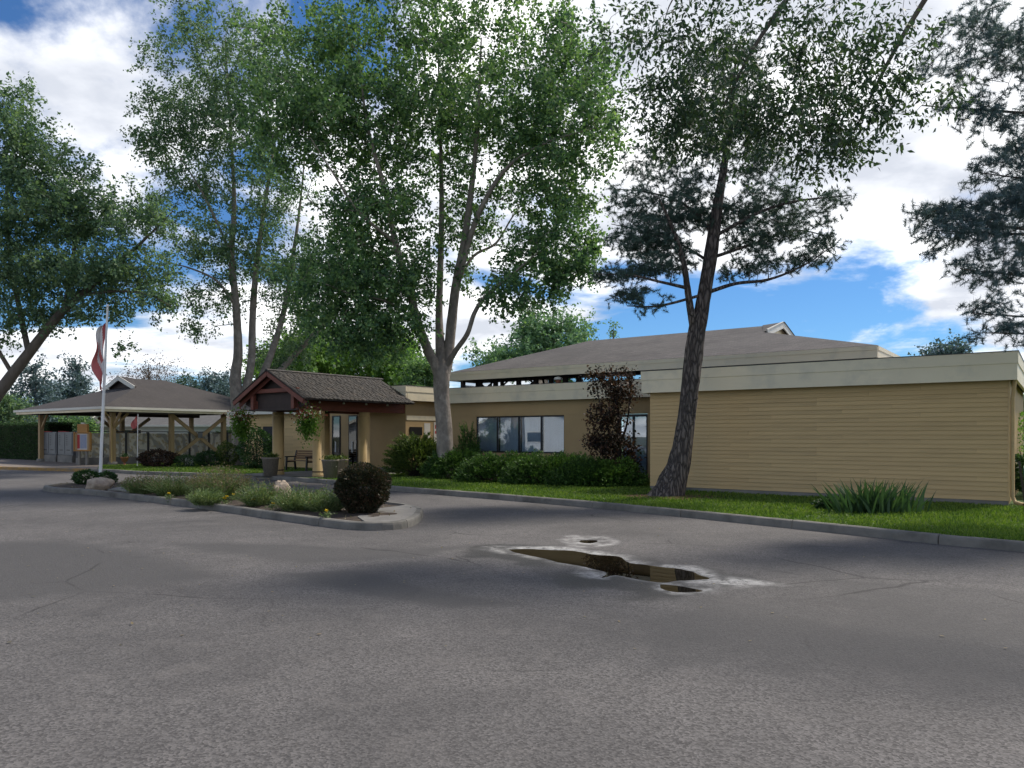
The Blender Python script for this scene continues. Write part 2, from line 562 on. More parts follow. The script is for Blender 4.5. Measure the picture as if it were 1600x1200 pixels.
def glass_mat(name, refl=0.55, tint=(0.5, 0.55, 0.6), rough=0.015):
    m, nn, ll, b = nodes(name)
    out = nn['Material Output']
    tr = nn.new('ShaderNodeBsdfTransparent'); tr.inputs[0].default_value = (*tint, 1)
    gl = nn.new('ShaderNodeBsdfGlossy'); gl.inputs['Roughness'].default_value = rough
    gl.inputs['Color'].default_value = (0.9, 0.93, 0.95, 1)
    fr = nn.new('ShaderNodeFresnel'); fr.inputs[0].default_value = 1.5
    mr = maprange(nn, ll, fr.outputs[0], 0.04, 1.0, refl, 1.0)
    mx = nn.new('ShaderNodeMixShader')
    ll.new(mr, mx.inputs[0]); ll.new(tr.outputs[0], mx.inputs[1]); ll.new(gl.outputs[0], mx.inputs[2])
    ll.new(mx.outputs[0], out.inputs[0])
    return m


M['glass'] = glass_mat('window_glass', 0.15, (0.88, 0.93, 0.97))
M['glass_hi'] = glass_mat('clerestory_glass', 0.75)
M['glass_dark'] = glass_mat('dark_door_glass', 0.12, (0.3, 0.32, 0.34))

# puddle water: clear and mirror-like at a grazing view
m, nn, ll, b = nodes('puddle_water')
tr = nn.new('ShaderNodeBsdfTransparent'); tr.inputs[0].default_value = (0.36, 0.33, 0.26, 1)
gl = nn.new('ShaderNodeBsdfGlossy'); gl.inputs['Roughness'].default_value = 0.012
fr = nn.new('ShaderNodeFresnel'); fr.inputs[0].default_value = 1.33
mx = nn.new('ShaderNodeMixShader')
ll.new(fr.outputs[0], mx.inputs[0]); ll.new(tr.outputs[0], mx.inputs[1]); ll.new(gl.outputs[0], mx.inputs[2])
ll.new(mx.outputs[0], nn['Material Output'].inputs[0])
M['water'] = m

# asphalt: aggregate, tyre-worn mottling, darker patches, cracks, sediment and damp rings (own shapes)
m, nn, ll, b = nodes('asphalt')
tcn = nn.new('ShaderNodeTexCoord'); ov = tcn.outputs['Object']
vor = nn.new('ShaderNodeTexVoronoi'); vor.inputs['Scale'].default_value = 62.0
ll.new(ov, vor.inputs['Vector'])
agg = nn.new('ShaderNodeSeparateColor'); ll.new(vor.outputs['Color'], agg.inputs[0])
ag = maprange(nn, ll, agg.outputs[0], 0, 1, 0.0, 1.0)
col = mixc(nn, ll, ag, (0.0491, 0.0459, 0.0445), (0.1755, 0.1642, 0.1585))
fine = maprange(nn, ll, noise(nn, ll, ov, 28, 5, 0.7), 0.3, 0.7)
col = mixc(nn, ll, mixf(nn, ll, fine, 0.28), col, (0.1440, 0.1335, 0.1292))
big = maprange(nn, ll, noise(nn, ll, ov, 0.42, 6, 0.62, 0.4), 0.38, 0.66)
col = mixc(nn, ll, mixf(nn, ll, big, 0.62), col, (0.0597, 0.0564, 0.0556))
med = maprange(nn, ll, noise(nn, ll, ov, 2.3, 6, 0.65, 0.6), 0.52, 0.72)
col = mixc(nn, ll, mixf(nn, ll, med, 0.30), col, (0.1826, 0.1670, 0.1563))


def attr(nn, n):
    a = nn.new('ShaderNodeAttribute'); a.attribute_name = n
    return a.outputs['Fac']


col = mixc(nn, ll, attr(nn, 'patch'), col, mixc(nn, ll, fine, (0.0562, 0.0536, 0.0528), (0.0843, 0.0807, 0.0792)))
cv = nn.new('ShaderNodeTexVoronoi'); cv.feature = 'DISTANCE_TO_EDGE'; cv.inputs['Scale'].default_value = 0.36
wv = nn.new('ShaderNodeMix'); wv.data_type = 'VECTOR'
wv.inputs[0].default_value = 0.16
nz3 = nn.new('ShaderNodeTexNoise'); nz3.inputs['Scale'].default_value = 1.7; nz3.inputs['Detail'].default_value = 6
ll.new(ov, nz3.inputs['Vector']); ll.new(ov, wv.inputs[4]); ll.new(nz3.outputs['Color'], wv.inputs[5])
ll.new(wv.outputs[1], cv.inputs['Vector'])
ck = maprange(nn, ll, cv.outputs['Distance'], 0.0, 0.007, 1, 0)
ckm = maprange(nn, ll, noise(nn, ll, ov, 0.35, 3), 0.51, 0.58)
mm = nn.new('ShaderNodeMath'); mm.operation = 'MULTIPLY'; ll.new(ck, mm.inputs[0]); ll.new(ckm, mm.inputs[1])
col = mixc(nn, ll, mixf(nn, ll, mm.outputs[0], 0.8), col, (0.03, 0.028, 0.027))
oil = maprange(nn, ll, noise(nn, ll, ov, 1.15, 3, 0.5, 1.2), 0.66, 0.74)
col = mixc(nn, ll, mixf(nn, ll, oil, 0.45), col, (0.05, 0.048, 0.047))
wet = attr(nn, 'wet')
col = mixc(nn, ll, wet, col, mixc(nn, ll, ag, (0.026, 0.025, 0.024), (0.048, 0.046, 0.045)))
sed = attr(nn, 'sediment')
sn = maprange(nn, ll, noise(nn, ll, ov, 7, 8, 0.85, 0.8), 0.38, 0.56)
ms = nn.new('ShaderNodeMath'); ms.operation = 'MULTIPLY'; ll.new(sed, ms.inputs[0]); ll.new(sn, ms.inputs[1])
col = mixc(nn, ll, ms.outputs[0], col, (0.40, 0.39, 0.375))
ll.new(col, b.inputs['Base Color'])
ll.new(maprange(nn, ll, wet, 0, 1, 0.85, 0.6), b.inputs['Roughness'])
b.inputs['Specular IOR Level'].default_value = 0.3
bp = nn.new('ShaderNodeBump'); bp.inputs['Strength'].default_value = 0.55; bp.inputs['Distance'].default_value = 0.012
ll.new(mixc(nn, ll, 0.5, vor.outputs['Distance'], noise(nn, ll, ov, 45, 4, 0.7)), bp.inputs['Height'])
ll.new(bp.outputs[0], b.inputs['Normal'])
M['asphalt'] = m

M['lawn'] = pmat('lawn_turf', (0.055, 0.105, 0.02), (0.035, 0.07, 0.014), 3, 0.9, 0.8, 50, c3=(0.09, 0.12, 0.03), s3=0.9, bdist=0.03)
M['grass'] = leafmat('grass_blade', [(0.0650, 0.1260, 0.0172), (0.1137, 0.1960, 0.0287), (0.1950, 0.2660, 0.0504)], 0.35, 0.05)
M['ground'] = pmat('far_ground', (0.07, 0.085, 0.04), (0.09, 0.09, 0.06), 0.2, 0.95, 0.0)
M['pavement'] = pmat('brown_pavement', (0.23, 0.19, 0.16), (0.17, 0.145, 0.125), 1.6, 0.9, 0.3, 50)

M['maple'] = leafmat('maple_leaf', [(0.0510, 0.1021, 0.0614), (0.0966, 0.1823, 0.0921), (0.1562, 0.2796, 0.1151), (0.2839, 0.4131, 0.1726)], 0.42)
M['maple_cool'] = leafmat('cool_green_leaf', [(0.0588, 0.1069, 0.0776), (0.1015, 0.1743, 0.1100), (0.1470, 0.2441, 0.1359), (0.2672, 0.3606, 0.1943)], 0.40)
M['bright'] = leafmat('bright_green_leaf', [(0.0863, 0.1725, 0.0417), (0.1467, 0.2760, 0.0625), (0.2587, 0.4140, 0.1252)], 0.45)
M['bluegreen'] = leafmat('blue_green_leaf', [(0.1095, 0.2052, 0.1294), (0.1642, 0.2874, 0.1724), (0.2737, 0.4105, 0.2299)], 0.35)
M['ash'] = leafmat('dark_ash_leaf', [(0.0302, 0.0580, 0.0415), (0.0518, 0.0952, 0.0570), (0.1080, 0.1759, 0.0778)], 0.28)
M['needle'] = leafmat('pine_needle', [(0.0476, 0.0858, 0.0759), (0.0775, 0.1315, 0.1175), (0.1339, 0.1998, 0.1553)], 0.18)
M['needle_blue'] = leafmat('blue_pine_needle', [(0.0702, 0.1167, 0.1299), (0.1087, 0.1689, 0.1914), (0.1756, 0.2457, 0.2565)], 0.18)
M['purple'] = leafmat('purple_leaf', [(0.014, 0.014, 0.009), (0.028, 0.020, 0.014), (0.06, 0.030, 0.020), (0.12, 0.058, 0.036)], 0.25)
M['barberry'] = leafmat('dark_burgundy_leaf', [(0.014, 0.022, 0.010), (0.024, 0.032, 0.014), (0.045, 0.038, 0.020), (0.085, 0.048, 0.030)], 0.2)
M['juniper'] = leafmat('juniper_spray', [(0.0284, 0.0624, 0.0182), (0.0607, 0.1287, 0.0264), (0.1316, 0.2438, 0.0429)], 0.22)
M['juniper_gold'] = leafmat('golden_juniper_spray', [(0.0375, 0.0688, 0.0200), (0.0875, 0.1313, 0.0275), (0.1750, 0.2250, 0.0500)], 0.3)
M['lavender'] = leafmat('grey_green_stem', [(0.0862, 0.1350, 0.0551), (0.1380, 0.1980, 0.0788), (0.2242, 0.2700, 0.1260)], 0.3)
M['dryflower'] = leafmat('faded_flower_stem', [(0.13, 0.115, 0.065), (0.20, 0.165, 0.095), (0.26, 0.20, 0.13)], 0.3)
M['hedge'] = leafmat('hedge_leaf', [(0.0180, 0.0450, 0.0165), (0.0330, 0.0780, 0.0231), (0.0600, 0.1275, 0.0363)], 0.25)
M['iris'] = leafmat('iris_blade', [(0.03, 0.065, 0.03), (0.045, 0.095, 0.04), (0.075, 0.14, 0.05)], 0.3)
M['basket'] = leafmat('basket_leaf', [(0.045, 0.10, 0.014), (0.08, 0.17, 0.02), (0.15, 0.27, 0.04)], 0.4)
M['redflower'] = leafmat('red_brown_flower', [(0.14, 0.035, 0.02), (0.22, 0.06, 0.03)], 0.3)
M['whiteflower'] = leafmat('white_flower', [(0.62, 0.60, 0.56), (0.7, 0.68, 0.62)], 0.3)
M['yellow'] = leafmat('yellow_flower', [(0.70, 0.48, 0.02), (0.78, 0.60, 0.05)], 0.3)
M['bare'] = leafmat('bare_twig_haze', [(0.10, 0.075, 0.07), (0.14, 0.10, 0.09)], 0.2)


# mural panels of the mail wall: painted swirls on pale board
m, nn, ll, b = nodes('mural_panel')
tcn = nn.new('ShaderNodeTexCoord')
w1 = nn.new('ShaderNodeTexWave'); w1.wave_type = 'RINGS'; w1.inputs['Scale'].default_value = 0.55; w1.inputs['Distortion'].default_value = 14.0
w1.inputs['Detail'].default_value = 3.0; w1.inputs['Detail Scale'].default_value = 1.2
ll.new(tcn.outputs['Object'], w1.inputs['Vector'])
cA = mixc(nn, ll, maprange(nn, ll, w1.outputs['Fac'], 0.35, 0.6), (0.34, 0.33, 0.29), (0.62, 0.59, 0.50))
cB = mixc(nn, ll, maprange(nn, ll, noise(nn, ll, tcn.outputs['Object'], 5, 4), 0.52, 0.62), cA, (0.42, 0.34, 0.20))
ll.new(cB, b.inputs['Base Color']); b.inputs['Roughness'].default_value = 0.7
M['mural'] = m


# ================================================================== SETTING
mb = MB(); mb.add([(-700, -300, -0.08), (700, -300, -0.08), (700, 1200, -0.08), (-700, 1200, -0.08)], [(0, 1, 2, 3)])
tag(mb.build('ground', M['ground']), kind='structure')


# ---- puddle outlines: photo pixels on the asphalt plane
def outline(pts):
    w = [tuple(G(700 + x * 0.375, 800 + y * 0.375))[:2] for x, y in pts]
    return smooth_path(w + [w[0]], 3)[:-1]


pud = [outline([(240, 152), (330, 150), (430, 155), (520, 160), (600, 172), (700, 178), (735, 190), (760, 208), (830, 216), (930, 230), (1010, 245),
                (1060, 262), (1090, 272), (1040, 279), (960, 282), (900, 291), (840, 286), (780, 276), (700, 262), (640, 270), (655, 250), (600, 235),
                (500, 215), (400, 192), (300, 170)]),
       outline([(545, 112), (625, 114), (620, 122), (575, 127), (540, 121)]),
       outline([(880, 296), (930, 300), (1000, 310), (1075, 326), (960, 328), (900, 314)])]
sedo = [outline([(150, 155), (200, 143), (420, 143), (600, 158), (740, 176), (800, 203), (960, 222), (1060, 243), (1180, 263), (1300, 283), (1395, 300),
                 (1280, 306), (1180, 320), (1050, 337), (950, 330), (880, 308), (890, 294), (780, 282), (700, 268), (630, 275), (500, 226), (300, 180), (200, 168)]),
        outline([(455, 112), (520, 98), (640, 100), (735, 126), (690, 143), (580, 150), (500, 140)])]
weto = [outline([(40, 190), (200, 195), (330, 235), (430, 290), (480, 318), (620, 312), (760, 330), (690, 352), (780, 378), (930, 360), (1010, 335), (1060, 340),
                 (1200, 322), (1390, 304), (1480, 312), (1300, 270), (1100, 240), (900, 205), (740, 170), (600, 150), (300, 135), (120, 140)])]


def sdf(poly, x, y):
    """distance to outline, positive inside"""
    d = np.full(x.shape, 1e9); ins = np.zeros(x.shape, bool)
    n = len(poly)
    for i in range(n):
        ax_, ay_ = poly[i]; bx_, by_ = poly[(i + 1) % n]
        ex, ey = bx_ - ax_, by_ - ay_
        t = np.clip(((x - ax_) * ex + (y - ay_) * ey) / (ex * ex + ey * ey + 1e-12), 0, 1)
        d = np.minimum(d, np.hypot(x - ax_ - t * ex, y - ay_ - t * ey))
        c = ((ay_ > y) != (by_ > y)) & (x < ex * (y - ay_) / (ey + 1e-12) + ax_)
        ins ^= c
    return np.where(ins, d, -d)


xs = np.concatenate([np.linspace(-75, -12, 30)[:-1], np.linspace(-12, -1.6, 50)[:-1], np.arange(-1.6, 4.6, 0.032), np.linspace(4.6, 14, 50)[1:], np.linspace(14, 60, 20)[1:]])
ys = np.concatenate([np.linspace(-60, 3, 30)[:-1], np.linspace(3, 7.4, 60)[:-1], np.arange(7.4, 13.6, 0.032), np.linspace(13.6, 22, 60)[1:], np.linspace(22, 52, 30)[1:]])
X, Y = np.meshgrid(xs, ys)
rag = (fbm(X * 2.2, Y * 2.2, 5) - 0.5) * 0.35
sp = np.max([sdf(p, X, Y) for p in pud], axis=0) + rag * 0.45
ss = np.max([sdf(p, X, Y) for p in sedo], axis=0) + rag * 1.5
sw = np.max([sdf(p, X, Y) for p in weto], axis=0) + rag * 1.6
Z = np.where(sp > 0, -0.012 - np.clip(sp * 0.06, 0, 0.012), -0.012 + np.clip(-sp * 0.05, 0, 0.012))
sed_a = np.clip(ss / 0.22 + 0.45, 0, 1) * np.clip(fbm(X * 4 + 3, Y * 4, 4) * 3.2 - 0.75, 0.12, 1) * np.where(sp > 0.02, 0.25, 1.0)
wet_a = np.clip(sw / 0.14 + 0.3, 0, 1) * 0.95 * np.clip(fbm(X * 1.3 + 9, Y * 1.3, 4) * 3.2 - 0.75, 0, 1)
wet_a = np.maximum(wet_a, 0.8 * np.clip(1 + sp / 0.10, 0, 1))


def rectmask(pts, soft=0.05, amp=0.25):
    poly = np.array([tuple(G(*p))[:2] for p in pts])
    d = sdf(poly, X, Y) + (fbm(X * 3, Y * 3, 3) - 0.5) * amp
    return np.clip(d / soft * 0.5 + 0.5, 0, 1)


patch = 0.85 * rectmask([(-300, 850), (100, 846), (250, 868), (335, 900), (180, 925), (-200, 960), (-420, 900)], 0.25, 0.5)
patch = np.maximum(patch, 0.85 * rectmask([(430, 896), (560, 890), (690, 925), (820, 945), (700, 950), (540, 925)], 0.10, 0.15))
patch = np.maximum(patch, 0.75 * rectmask([(950, 960), (1150, 935), (1300, 960), (1650, 975), (1650, 1085), (1250, 1060), (1000, 1010)], 0.5, 0.8))  # broad soft-edged darker tone across the right foreground
patch = np.maximum(patch, 0.75 * rectmask([(270, 850), (340, 848), (640, 858), (760, 850), (640, 872), (480, 880), (330, 862)], 0.15, 0.3))
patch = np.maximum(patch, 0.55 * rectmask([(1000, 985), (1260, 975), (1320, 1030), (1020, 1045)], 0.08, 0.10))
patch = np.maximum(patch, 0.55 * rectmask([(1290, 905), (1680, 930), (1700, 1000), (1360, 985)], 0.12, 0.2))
ny, nx = X.shape
ii = (np.arange(ny - 1)[:, None] * nx + np.arange(nx - 1)[None, :])
fq = np.stack([ii, ii + 1, ii + nx + 1, ii + nx], -1).reshape(-1, 4)
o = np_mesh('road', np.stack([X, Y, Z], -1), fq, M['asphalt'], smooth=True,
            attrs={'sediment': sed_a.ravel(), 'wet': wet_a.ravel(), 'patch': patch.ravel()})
tag(o, kind='structure')
lo = np.min([p.min(0) for p in pud], axis=0) - 0.5; hi = np.max([p.max(0) for p in pud], axis=0) + 0.5
mb = MB(); mb.add([(lo[0], lo[1], -0.0125), (hi[0], lo[1], -0.0125), (hi[0], hi[1], -0.0125), (lo[0], hi[1], -0.0125)], [(0, 1, 2, 3)])
tag(mb.build('puddle_water', M['water']), kind='structure')

# ---- far kerb, lawn
kpx = [(-300, 724), (-80, 731), (60, 735.5), (156, 738), (220, 741.5), (309, 744.5), (430, 750), (520, 757), (600, 766), (750, 778.5), (880, 789.5), (1000, 801), (1240, 826), (1480, 852), (1600, 863)]
kw = [tuple(G(*p))[:2] for p in kpx] + [(13.5, 5.2), (21, -3.0)]
kpath = smooth_path(kw, 12)


def inside(poly, x, y):
    return sdf(np.asarray(poly), np.asarray(x, float), np.asarray(y, float)) > 0


def resample(path, step):
    d = np.concatenate([[0], np.cumsum(np.hypot(*np.diff(path, axis=0).T))])
    n = max(2, int(d[-1] / step))
    t = np.linspace(0, d[-1], n + 1)
    return np.stack([np.interp(t, d, path[:, i]) for i in range(2)], 1)


def offset(path, dist, closed=False):
    t = np.gradient(path, axis=0) if not closed else np.roll(path, -1, 0) - np.roll(path, 1, 0)
    t /= np.linalg.norm(t, axis=1, keepdims=True)
    return path + np.stack([-t[:, 1], t[:, 0]], 1) * dist


def kerb_run(root, path, side, seg, mat_of, closed=False):
    """concrete kerb laid in sections with open joints"""
    fine = resample(path, 0.2)
    prof = [(0.0, -0.05), (0.012, 0.10), (0.022, 0.135), (0.05, 0.152), (0.15, 0.152), (0.155, 0.02)]
    rows = [offset(fine, side * q[0]) for q in prof]
    n = len(fine); per = max(2, int(seg / 0.2)); k = 0
    for s0 in range(0, n - 1, per):
        e = min(n - 1, s0 + per)
        vs, fs = [], []
        m_ = len(prof)
        dz = random.uniform(-0.004, 0.004)
        for i in range(s0, e + 1):
            for j in range(m_):
                p = rows[j][i].copy()
                if i == s0 and s0 > 0: p += (rows[j][i + 1] - rows[j][i]) * 0.09
                vs.append((p[0], p[1], prof[j][1] + dz + random.uniform(-0.003, 0.003)))
        L_ = e - s0 + 1
        for i in range(L_ - 1):
            for j in range(m_ - 1):
                fs.append((i * m_ + j, (i + 1) * m_ + j, (i + 1) * m_ + j + 1, i * m_ + j + 1))
        fs.append(tuple(range(m_))); fs.append(tuple((L_ - 1) * m_ + j for j in range(m_))[::-1])
        mb = MB(); mb.add(vs, fs)
        mid = fine[(s0 + e) // 2]
        mb.build('kerb_section', mat_of(mid), root)
        k += 1


kr = bpy.data.objects.new('kerb', None); C.objects.link(kr); tag(kr, kind='structure')
yl0, yl1 = G(40, 735).x, G(160, 738).x
kerb_run(kr, kpath, 1, 2.6, lambda p: M['yellow_kerb'] if p[0] < yl1 else M['kerb'])
kin = offset(resample(kpath, 0.2), 0.150)[::2]
lawn_poly = [tuple(p) for p in kin] + [(60, -3), (60, 140), (-120, 140), (-120, 60)]
mb = MB(); mb.add([(x, y, LAWN) for x, y in lawn_poly], [tuple(range(len(lawn_poly)))])
tag(mb.build('lawn', M['lawn']), kind='structure')

# pavement of the mail shelter and its forecourt
SH0 = G(176, 726, LAWN); SH0.z = 0


def SW(a, b, z=0.0):
    p = SH0 + U * a + V * b
    return Vector((p.x, p.y, z))


pav = [tuple(p) for p in kin if p[0] < G(150, 738).x] + [tuple(SW(0.4, -0.9))[:2], tuple(SW(0.4, 11))[:2], tuple(SW(-30, 11))[:2]]
mb = MB(); mb.add([(x, y, LAWN + 0.005) for x, y in pav], [tuple(range(len(pav)))])
tag(mb.build('pavement', M['pavement']), kind='structure')
walk = [W(-17.6, -2.3), W(-15.6, -2.4), W(-12.6, -1.1), W(-12.6, 3.6), W(-20.5, 3.6), W(-20.5, 2.2), W(-17.6, 2.2)]
mb = MB(); mb.add([(p.x, p.y, LAWN + 0.009) for p in walk], [tuple(range(len(walk)))])
tag(mb.build('path', M['concrete']), kind='structure')

# ---- traffic island
ipx = [(84, 770), (140, 773.5), (250, 786.5), (350, 800), (450, 815), (540, 827), (600, 829), (640, 824), (659, 812), (652, 800)]
iw = [tuple(G(*p))[:2] for p in ipx] + [(-3.6, 18.9), (-7.2, 21.7), (-11, 24.4), (-13.6, 25.8), (-15.0, 25.4), (-14.9, 24.0)]
ipath = smooth_path(iw + [iw[0]], 6)
ir = bpy.data.objects.new('island_kerb', None); C.objects.link(ir); tag(ir, kind='structure')
kerb_run(ir, ipath, 1, 2.4, lambda p: M['kerb'])
iin = offset(ipath[:-1], 0.152, True)
gx, gy = np.meshgrid(np.arange(-15.2, -1.4, 0.12), np.arange(13.5, 26.2, 0.12))
bi = sdf(iin, gx, gy)
gz = np.where(bi > 0, 0.10 + np.clip(bi * 0.1, 0, 0.05) + (fbm(gx * 3, gy * 3, 4) - 0.5) * 0.06, -0.08)
n2y, n2x = gx.shape
jj = (np.arange(n2y - 1)[:, None] * n2x + np.arange(n2x - 1)[None, :])
fj = np.stack([jj, jj + 1, jj + n2x + 1, jj + n2x], -1).reshape(-1, 4)
keep = (bi.ravel()[fj] > -0.13).all(1)
tag(np_mesh('island_bed', np.stack([gx, gy, gz], -1), fj[keep], M['soil'], smooth=True), kind='structure')
tip = [q for q in iin if q[1] < 17.4 and q[0] > -2.75]
mb = MB(); mb.prism([tuple(q) for q in tip] + [(-3.0, 16.4), (-3.05, 14.9)], 0.05, 0.149)
tag(mb.build('island_concrete_tip', M['concrete']), kind='structure')
sl = [G(168, 765, 0.14), G(206, 768.5, 0.14), G(222, 762, 0.14), G(205, 758.5, 0.14), G(190, 761, 0.14)]
mb = MB(); mb.prism([(p.x, p.y) for p in sl], 0.05, 0.158)
tag(mb.build('island_concrete_strip', M['concrete']), kind='structure')

# ================================================================== CLUBHOUSE
club = thing('clubhouse', 'long single-storey tan clubhouse with cream fascia and shingled hip roof', 'building', W(0, 0, 0), ANG)
AR = a_on(1576, 0.0)
WT = 3.02                                  # wall top
FT = 3.64                                  # fascia top


def part(name, mat, parent, boxes, smooth=False):
    mb = MB()
    for q in boxes:
        mb.box(*q)
    return mb.build(name, mat, parent, smooth)


# --- right wing: body, plinth, lap siding
wing = part('wall', M['tan'], club, [(0.02, AR - 0.02, 0.03, 9.0, 0.05, WT + 0.1)])
part('plinth', M['concrete'], wing, [(0.0, AR, 0.0, 0.03, 0.05, 0.24)])
bh = 0.1085
def lap_board(L_, h_):
    mbx = MB()
    mbx.add([(0.0015, 0, 0), (L_ - 0.0015, 0, 0), (L_ - 0.0015, 0.03, 0), (0.0015, 0.03, 0), (0.0015, 0.022, h_), (L_ - 0.0015, 0.022, h_), (L_ - 0.0015, 0.03, h_), (0.0015, 0.03, h_)],
            [(3, 2, 1, 0), (4, 5, 6, 7), (0, 1, 5, 4), (1, 2, 6, 5), (2, 3, 7, 6), (3, 0, 4, 7)])
    me = mbx.mesh('siding_board'); me.materials.append(M['siding'])
    return me


def lap_wall(parent, a0, a1, b, z0, n_, h_, cuts):
    """rows of lap siding, each row of two or three boards butted at staggered joints"""
    cache = {}
    for i in range(n_):
        cs = [a0] + [a0 + (a1 - a0) * c for c in cuts[i % len(cuts)]] + [a1]
        for c0, c1 in zip(cs[:-1], cs[1:]):
            L_ = round(c1 - c0, 3)
            if L_ not in cache: cache[L_] = lap_board(L_, h_)
            link('siding_board', cache[L_], None, parent, (c0, b - random.uniform(0, 0.003), z0 + i * h_ + random.uniform(-0.0015, 0.0015)))


nb = int((WT - 0.24) / bh) + 1
lap_wall(wing, 0.0, AR, -0.020, 0.24, nb, bh, [(0.4, 0.8), (0.2, 0.6), (0.33, 0.73), (0.53,), (0.13, 0.53, 0.93), (0.27, 0.67)])
part('corner_trim', M['siding'], wing, [(AR + 0.0045, AR + 0.03, -0.035, 0.09, 0.2, WT)])
ds = MB(); ds.tube([(AR + 0.12, 0.0, WT), (AR + 0.10, 0.0, WT - 0.25), (AR + 0.075, 0.0, 2.6), (AR + 0.075, 0.0, 0.35), (AR + 0.13, -0.06, 0.22), (AR + 0.3, -0.25, 0.19)], 0.042, 8)
ds.build('downspout', M['column'], club, True)


def fascia(parent, runs, z0, z1, split=0.42):
    """runs: (a0,a1,b0,b1) boxes; upper board stands proud of the lower board"""
    zs = z1 - (z1 - z0) * split
    lo, up, cp = MB(), MB(), MB()
    for a0, a1, b0, b1 in runs:
        lo.box(a0 + 0.018, a1 - 0.018, b0 + 0.018, b1 - 0.018, z0, zs)
        up.box(a0, a1, b0, b1, zs + 0.002, z1)
        cp.box(a0 - 0.012, a1 + 0.012, b0 - 0.012, b1 + 0.012, z1 + 0.001, z1 + 0.018)
    f = lo.build('fascia_board', M['cream'], parent)
    up.build('fascia_board', M['cream'], parent)
    cp.build('cap_flashing', M['flashing'], parent)
    return f


fl = a_on(1001, -0.3)
fr_ = a_on(1591, -0.3)
fascia(club, [(fl, fr_, -0.30, -0.20)], WT - 0.02, FT)
fascia(club, [(fr_ - 0.10, fr_, -0.197, 9.2)], WT - 0.02, FT)
fascia(club, [(fl, fl + 0.10, -0.197, 3.0)], WT - 0.02, FT)
part('flat_roof', M['soffit'], club, [(fl + 0.11, fr_ - 0.11, -0.19, 9.1, WT + 0.12, FT - 0.06)])
part('soffit', M['soffit'], club, [(fl + 0.05, fr_ - 0.05, -0.25, 0.02, WT + 0.005, WT + 0.03)])

# --- window wall
BM = 3.2
AL = -10.6
aw0, aw1 = a_on(744, BM), a_on(881.5, BM)
zt = z_on(812, 649.5, BM); zb = zt - 1.45
ad0, ad1 = a_on(966, BM), a_on(1012, BM)
zd = z_on(990, 647, BM)
mw = part('wall', M['tan'], club, [(AL, aw0, BM, BM + 0.2, 0.05, zt - 0.006), (aw1, ad0, BM, BM + 0.2, 0.05, zt - 0.006), (aw0, aw1, BM, BM + 0.2, 0.05, zb),
                                   (ad1, 0.02, BM, BM + 0.2, 0.05, zt - 0.006), (AL, 0.02, BM, BM + 0.2, zt + 0.006, WT + 0.25), (AL, 0.02, BM + 0.012, BM + 0.19, zt - 0.007, zt + 0.007),
                                   (AL, AL + 0.2, BM + 0.2, 12, 0.05, WT + 0.2)])
fascia(club, [(AL - 0.3, fl - 0.002, BM - 0.3, BM - 0.2)], 3.06, FT + 0.03)
fascia(club, [(AL - 0.3, AL - 0.2, BM - 0.197, 12)], 3.06, FT + 0.03)
part('flat_roof', M['soffit'], club, [(AL - 0.19, fl - 0.01, BM - 0.19, 12, 3.3, FT - 0.04)])
part('soffit', M['soffit'], club, [(AL - 0.25, fl, BM - 0.25, BM - 0.003, 3.068, 3.09)])
# window: frame, four panes, blinds
win = part('window', M['black_metal'], club, [(aw0, aw1, BM + 0.04, BM + 0.12, zt - 0.06, zt), (aw0, aw1, BM + 0.04, BM + 0.12, zb, zb + 0.06)])
pw = (aw1 - aw0) / 4
for i in range(5):
    x = aw0 + i * pw
    part('mullion', M['black_metal'], win, [(max(aw0, x - 0.035), min(aw1, x + 0.035), BM + 0.035, BM + 0.125, zb + 0.06, zt - 0.06)])
for i in range(4):
    part('pane', M['glass'], win, [(aw0 + i * pw + 0.036, aw0 + (i + 1) * pw - 0.036, BM + 0.075, BM + 0.083, zb + 0.061, zt - 0.061)])
    bl = MB()
    x = aw0 + i * pw + 0.06
    while x < aw0 + (i + 1) * pw - 0.1:
        t = R(random.uniform(18, 30))
        c_, s_ = 0.042 * math.cos(t), 0.042 * math.sin(t)
        bl.add([(x, BM + 0.17 - s_, zb + 0.05), (x + 2 * c_, BM + 0.17 + s_, zb + 0.05), (x + 2 * c_, BM + 0.17 + s_, zt), (x, BM + 0.17 - s_, zt)], [(0, 1, 2, 3)])
        x += 0.078
    bl.build('vertical_blind', M['blind'], win)
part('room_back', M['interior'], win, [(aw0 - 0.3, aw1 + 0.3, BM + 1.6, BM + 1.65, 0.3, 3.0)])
# glazed side door
dr = part('door', M['black_metal'], club, [(ad0, ad0 + 0.07, BM + 0.03, BM + 0.13, 0.1, zd), (ad1 - 0.07, ad1, BM + 0.03, BM + 0.13, 0.1, zd), (ad0 + 0.07, ad1 - 0.07, BM + 0.03, BM + 0.13, zd - 0.09, zd),
                                           (ad0 + 0.07, ad1 - 0.07, BM + 0.03, BM + 0.13, 0.1, 0.38), ((ad0 + ad1) / 2 - 0.03, (ad0 + ad1) / 2 + 0.03, BM + 0.03, BM + 0.13, 0.38, zd - 0.09)])
mdx = (ad0 + ad1) / 2
for q0, q1 in ((ad0 + 0.071, mdx - 0.031), (mdx + 0.031, ad1 - 0.071)):
    part('pane', M['glass'], dr, [(q0, q1, BM + 0.075, BM + 0.083, 0.381, zd - 0.091)])
part('curtain', M['blind'], dr, [(ad0 + 0.1, ad1 - 0.1, BM + 0.2, BM + 0.21, 0.2, zd)])
part('handle', M['white_metal'], dr, [(mdx + 0.05, mdx + 0.08, BM - 0.02, BM + 0.03, 1.0, 1.3)])

